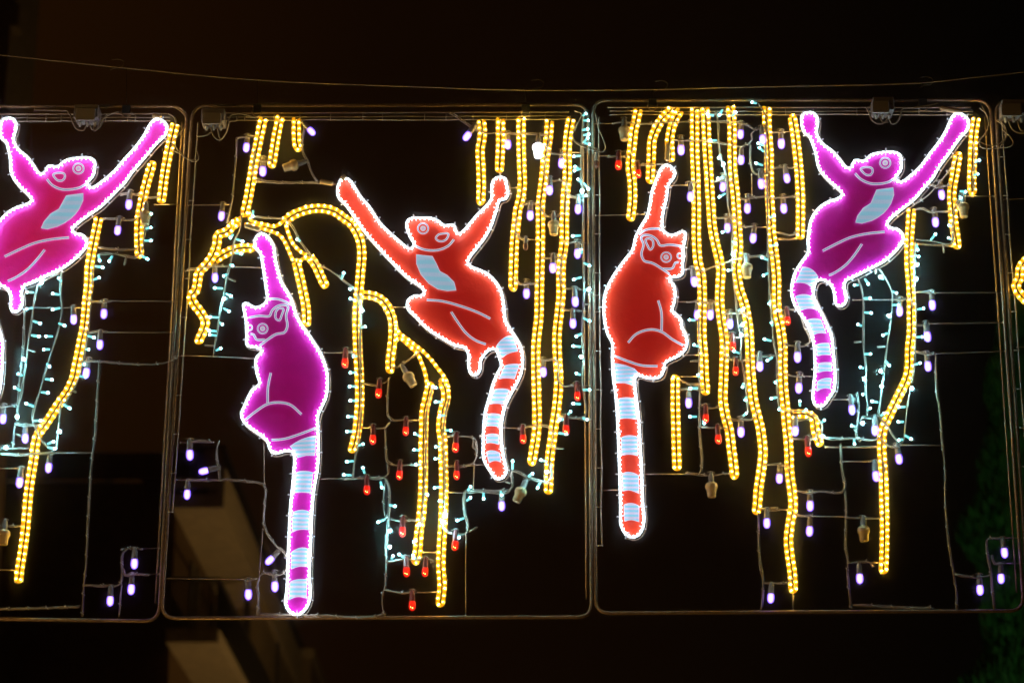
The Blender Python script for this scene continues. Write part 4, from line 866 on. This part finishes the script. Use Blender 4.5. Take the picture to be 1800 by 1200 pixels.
fairy('fairy lights on the stepped cable below the middle red lemur tail', [[(820,936),(822,920),(816,897),(818,864),(855,865),(892,865),(899,855),(900,828),(925,838),(953,848),(966,842),(968,810)]],
 [(827,855,822,862), (827,874,820,880), (850,876,850,866), (882,870,880,863), (804,914,816,910), (807,944,802,937), (837,927,825,934,'o'), (901,810,901,825), (890,847,897,849,'o'), (936,832,928,837),
  (945,857,949,848), (951,808,962,811), (959,831,965,830,'s'), (988,788,974,787,'o')])
fairy('fairy light string running down beside the middle frame right leg', [[(1026,196),(1022,240),(1021,300),(1024,370),(1023,430),(1025,510),(1023,590),(1025,625),(1023,680),(1027,730),(1010,735),(982,733)]],
 [(1030,200,1024,204), (1034,212,1025,212), (1033,227,1023,229), (1035,236,1025,238), (1033,243,1025,251), (1036,254,1028,252), (1009,275,1020,274), (1011,293,1018,298), (1010,300,1020,297), (1016,315,1022,321), (1035,333,1026,322),
  (1022,338,1024,342,'s'), (1030,344,1024,346), (1007,415,1021,414), (1021,439,1023,446), (1036,467,1026,462), (1009,491,1022,487), (1041,510,1026,511,'s'), (1035,535,1025,535,'o'), (1036,564,1025,559), (1013,591,1022,586),
  (1008,608,1021,609), (1021,629,1024,629,'s'), (1013,656,1021,659), (1036,685,1024,685), (1008,709,1021,710), (1003,723,998,729), (1032,737,1024,734), (984,737,995,738), (995,762,981,761)])
fairy('fairy light string weaving down the left half of the rope bundle', [[(1258,195),(1262,220),(1263,250),(1265,270),(1275,308),(1278,348),(1279,360),(1287,397),(1287,433),(1287,480),(1291,513),(1294,538),(1298,577),(1302,593),(1302,623),(1307,660),(1312,700),(1314,725)]],
 [(1244,201,1255,204), (1265,202,1270,193), (1249,247,1260,247), (1263,278,1266,272), (1271,292,1270,291,'s'), (1262,314,1272,312), (1265,346,1275,340), (1270,408,1278,405), (1280,475,1287,475), (1289,450,1287,447,'s'),
  (1293,427,1287,424), (1307,542,1297,546), (1307,572,1300,573,'s'), (1302,591,1301,589,'s'), (1290,617,1300,621), (1305,680,1307,673), (1310,703,1312,697), (1312,726,1306,731), (1293,198,1286,205)])
fairy('fairy light string weaving down the longest rope of the right frame', [[(1330,180),(1343,200),(1345,260),(1347,300),(1349,380),(1350,457),(1353,528),(1357,568),(1360,603),(1365,627),(1366,693),(1372,720),(1420,724),(1444,745),(1446,768),(1504,771)]],
 [(1322,180,1330,182), (1333,252,1343,256), (1335,260,1343,267), (1329,287,1341,291), (1340,453,1350,457), (1342,484,1350,480), (1361,379,1352,383), (1365,430,1356,432), (1344,596,1356,599), (1349,633,1358,628), (1352,534,1354,528),
  (1356,567,1358,573), (1363,672,1366,668), (1356,700,1366,698), (1406,705,1406,714), (1367,545,1360,548), (1369,719,1374,722), (1417,720,1410,724), (1449,738,1442,744), (1446,770,1444,766,'s'), (1502,780,1501,772), (1497,748,1504,750), (1516,746,1513,744,'s')])
fairy('fairy lights right of the sitting red lemur, down the nearest ropes', [[(1228,560),(1228,610),(1229,660),(1229,690),(1229,740)]],
 [(1212,562,1222,563), (1220,606,1228,609), (1214,682,1227,682), (1227,659,1229,663), (1215,635,1227,634,'o'), (1213,732,1225,732), (1238,744,1236,738)])
fairy('pair of fairy light strands hanging in a V below the right purple lemur', [
 [(1508,490),(1515,513),(1517,540),(1517,577),(1517,610),(1521,643),(1521,693),(1524,710),(1524,730)],
 [(1545,472),(1555,488),(1567,512),(1567,543),(1563,577),(1558,618),(1552,660),(1547,708),(1544,730),(1560,750),(1578,776),(1586,778),(1590,756),(1594,720),(1598,694),(1602,677)]],
 [(1526,499,1520,490), (1502,501,1509,501), (1544,488,1553,491,'s'), (1539,480,1540,472,'o'), (1576,515,1568,512), (1529,524,1518,524), (1531,550,1519,549), (1508,570,1515,573), (1560,556,1565,559,'s'), (1579,536,1568,536),
  (1552,589,1560,586), (1503,601,1515,600,'o'), (1544,609,1557,609,'o'), (1530,622,1519,622), (1563,642,1557,634), (1545,653,1552,656,'s'), (1512,645,1518,647), (1517,667,1520,669,'s'), (1548,681,1550,680,'s'), (1517,693,1521,693),
  (1533,705,1544,707), (1530,717,1524,721), (1580,715,1592,715), (1579,741,1589,741), (1601,771,1591,765), (1580,773,1587,772), (1554,726,1548,731), (1602,684,1600,686,'s')])
fairy('fairy lights on the right side of the kinked rope', [[(1609,425),(1606,470),(1608,510),(1610,560),(1608,610),(1606,650),(1602,672)], [(1609,421),(1640,424),(1672,428),(1674,400),(1680,360),(1692,342)]],
 [(1613,439,1611,429), (1615,451,1607,448), (1612,467,1606,469,'s'), (1610,493,1607,491,'s'), (1644,412,1636,422), (1668,396,1673,398), (1667,418,1672,421), (1659,443,1659,432,'o'), (1697,337,1687,336), (1689,348,1686,344),
  (1623,542,1612,544), (1621,592,1611,592), (1617,638,1607,641)])
fairy('two fairy lights right of the rope in the top right corner', [[(1710,250),(1712,280),(1710,310),(1712,335)]], [(1721,282,1713,286), (1719,306,1711,308)])
# flat grey brackets that carry rope ends
for q, lab in (([(1190,675),(1196,668),(1210,675),(1232,675)], 'bent grey bar on top of the short lone rope'),
               ([(1450,786),(1500,786),(1545,785)], 'straight grey bar joining the small hooked rope to the kinked rope'),
               ([(1612,429),(1640,431),(1676,433)], 'straight grey bar between the two ropes under the purple lemur arm'),
               ([(1368,420),(1385,421),(1402,419)], 'short grey bar left of the right purple lemur shoulder'),
               ([(175,436),(210,439),(240,438)], 'short grey bar right of the pink lemur hip'),
               ([(1378,718),(1400,722),(1424,724)], 'short grey bar above the small hooked rope')):
    m = MB(); m.tube(seg3(q, .0, 6), 2.2*PX, 8); tag(m.build('support_bar', M['steel']), lab, 'bar', 'grey bars carrying rope ends')

# ------------------------------------------------------------------ buildings behind
def slabbox(m, x0, x1, y0, y1, z0, z1): m.box(((x0+x1)/2, (y0+y1)/2, (z0+z1)/2), (x1-x0, y1-y0, z1-z0))
B = thing('apartment_block', (-9.5, 58, 0), 'dim apartment block with balconies behind the lower left of the frames', 'building')
NY = 47.0
oc = at(393, 892, NY)            # outer near corner of the upper balcony, underside
fx = at(303, 878, NY).x          # facade line
z1 = oc.z; z0 = at(405, 1128, NY).z
dz = z1-z0
m = MB(); slabbox(m, fx-9, fx, NY+.6, NY+34, 0, at(100, 738, NY).z-.8); m.build('wall', M['wall'], B)
m = MB(); slabbox(m, fx-9.3, fx+.3, NY+.3, NY+34.3, at(100, 835, NY).z, at(100, 738, NY).z-.6); m.build('roof_band', M['wall'], B)
for k, zb in enumerate((z1, z0, z0-dz, z0-2*dz)):
    bl = MB(); slabbox(bl, fx, oc.x, NY, NY+22, zb, zb+.28); bo = bl.build('balcony', M['plaster'], B)
    if k == 0:
        pm = MB(); slabbox(pm, oc.x-.14, oc.x+.003, NY, NY+22, zb+.285, zb+.85); slabbox(pm, fx, oc.x-.145, NY, NY+.14, zb+.42, zb+.62); pm.build('parapet', M['plaster'], bo)
    rm = MB()
    for i in range(18): 
        x = fx+.06+(oc.x-fx-.12)*i/17; slabbox(rm, x-.012, x+.012, NY+.02, NY+.045, zb+.28, zb+1.25)
    for i in range(120):
        y = NY+.05+22*i/120; slabbox(rm, oc.x-.05, oc.x-.025, y, y+.025, zb+.28, zb+1.25)
    slabbox(rm, fx, oc.x, NY+.01, NY+.06, zb+1.25, zb+1.31); slabbox(rm, oc.x-.06, oc.x-.01, NY, NY+22, zb+1.25, zb+1.31)
    tag(rm.build('railing', M['iron'], bo), kind='stuff')
    for j in range(5):
        y = NY+3+4*j; wm = MB(); slabbox(wm, fx+.01, fx+.06, y, y+1.3, zb+.3, zb+2.4); w_ = wm.build('window', M['glassdark'], B)
        fm = MB(); slabbox(fm, fx+.061, fx+.09, y+.62, y+.68, zb+.3, zb+2.4); fm.build('window_frame', M['iron'], w_)
for (px, py, Y, L, nm) in ((462, 952, 56, 9, 'stair_wing'), (547, 1140, 66, 12, 'rear_wing')):
    c_ = at(px, py, Y); w = MB(); slabbox(w, c_.x-2.4, c_.x, Y, Y+L, 0, c_.z-.25); wo = w.build(nm, M['wallp'], B)
    w = MB(); slabbox(w, c_.x-2.5, c_.x+.08, Y-.1, Y+L+.1, c_.z-.249, c_.z); w.build('coping', M['plaster'], wo)
for y in (NY+6, NY+13):
    m = MB(); slabbox(m, oc.x-.2, oc.x-.06, y, y+.12, z0-3*dz, z1); m.build('downpipe', M['iron'], B)
# cornice of a nearer house at the upper left corner
H = thing('house', (-11.5, 45, 0), 'dim ochre house corner at the top left edge of the photo', 'building')
hx = at(15, 90, 43.5).x
m = MB(); slabbox(m, hx-6, hx, 43.5, 46, 0, at(10, -200, 43.5).z); m.build('wall', M['wallp'], H)
m = MB(); slabbox(m, hx, hx+.16, 43.5, 43.9, at(10, 46, 43.5).z, at(10, 8, 43.5).z); m.build('cornice', M['wallp'], H)
m = MB(); slabbox(m, hx-.01, hx+.1, 43.44, 46, at(10, 215, 43.5).z, at(10, 190, 43.5).z); m.build('string_course', M['wallp'], H)

# ------------------------------------------------------------------ cypress
T = thing('cypress_tree', (at(1790, 1100, 26).x+.2, 26, 0), 'tall dark green cypress tree at the lower right edge', 'tree')
tb = T.location.copy(); ztop = at(1790, 520, 26).z; zb = 1.2
m = MB(); m.tube([tb+Vector((0, 0, z)) for z in (0, 1.5, 3, ztop-1)], .16, 10, rf=lambda t: 1-.8*t); m.build('trunk', M['bark'], T)
m = MB(); rnd = random.Random(3)
RB_ = 1.3
for i in range(34000):
    t = rnd.random()**.8; z = zb+(ztop-zb)*t
    rad = RB_*(1-t)**.62*(1+.16*math.sin(z*3.1+1)+.1*math.sin(z*7)) 
    a = rnd.uniform(0, 2*math.pi); rr = rad*(rnd.random()**.35)*(1+.12*math.sin(3*a+z*2))
    c = tb+Vector((math.cos(a)*rr, math.sin(a)*rr, z))
    s = rnd.uniform(.018, .045); up = Vector((math.cos(a)*.35, math.sin(a)*.35, 1)).normalized()*s*3.2
    sd = Vector((rnd.uniform(-1, 1), rnd.uniform(-1, 1), rnd.uniform(-.4, .4))).normalized()*s
    b0 = len(m.v); m.v += [c-sd, c+sd*.9, c+up, c-up*.3]
    m.f += [(b0, b0+1, b0+2), (b0, b0+3, b0+1)]; m.uv += [((0,0),)*3]*2; m.sm += [False]*2
m.build('crown', M['leaf'], T)

# ------------------------------------------------------------------ street lamp for the lit walls, then lamps added unseen for tree and rails
def street_lamp(x, y, h, e, col, lab):
    r = thing('street_lamp', (x, y, 0), lab, 'street lamp', 'street lamps along the road')
    m = MB(); m.tube([Vector((x, y, z)) for z in (0, .6, h)], .07, 10, rf=lambda t: 1.3-.6*t); m.build('post', M['iron'], r)
    m = MB(); m.lathe([(.06, 0), (.22, .05), (.28, .16), (.1, .3), (.03, .34)], 14, Matrix.Translation((x, y, h))); m.build('lamp_shade', M['iron'], r)
    m = MB(); m.ball((x, y, h-.06), .11, 12, 8, .8); m.build('lamp_lens', M['lamp'], r)
    ld = bpy.data.lights.new('lamp_light', 'POINT'); ld.energy = e; ld.color = col; ld.shadow_soft_size = .12
    lo = bpy.data.objects.new('lamp_light', ld); C.objects.link(lo); lo.parent = r; lo.location = (0, 0, h-.35)
street_lamp(2.6, 48, 5.6, 1350, (1, .60, .22), 'street lamp by the apartment block, below the picture')
r = thing('tree_fill', (4.5, 17.5, 0), 'green fill light added to brighten the cypress, out of view', 'tree_fill')  # added out of view to brighten the tree
m = MB(); m.tube([Vector((4.5, 17.5, z)) for z in (0, .3, 2.4)], .04, 8); m.build('post', M['iron'], r)
m = MB(); m.lathe([(.05, 0), (.14, .05), (.16, .22), (.12, .22)], 12, Matrix.Translation((4.5, 17.5, 2.4))); m.build('lamp_head', M['iron'], r)
ld = bpy.data.lights.new('tree_fill_light', 'SPOT'); ld.energy = 330; ld.color = (.36, 1, .34); ld.spot_size = math.radians(52); ld.spot_blend = .5; ld.shadow_soft_size = .15
lo = bpy.data.objects.new('tree_fill_light', ld); C.objects.link(lo); lo.parent = r; lo.location = (0, 0, 2.75)
lo.rotation_euler = (Vector((5.9, 26, 8.2))-Vector((4.5, 17.5, 2.75))).to_track_quat('-Z', 'Y').to_euler()

street_lamp(-3.6, 5.0, 3.3, 125, (1, .55, .16), 'fill lamp added on the near left kerb, out of view')  # added unseen to warm the rails and junction boxes
street_lamp(-1.5, 7.9, 2.2, 60, (1, .52, .13), 'low fill lamp added under the middle frame, out of view')  # added unseen so the bottom tube looks golden

# ------------------------------------------------------------------ haze volume added so forward scattering imitates bloom round the lamps
hz = bpy.data.materials.new('bloom_haze'); hz.use_nodes = True; n_ = hz.node_tree; n_.nodes.clear()
ho = n_.nodes.new('ShaderNodeOutputMaterial'); hv = n_.nodes.new('ShaderNodeVolumePrincipled')
hv.inputs['Color'].default_value = (.95, .95, .95, 1); hv.inputs['Density'].default_value = .006; hv.inputs['Anisotropy'].default_value = .9985
n_.links.new(hv.outputs[0], ho.inputs['Volume'])
m = MB(); m.box((0, 300, 12), (930, 930, 27)); tag(m.build('haze', hz), kind='stuff')
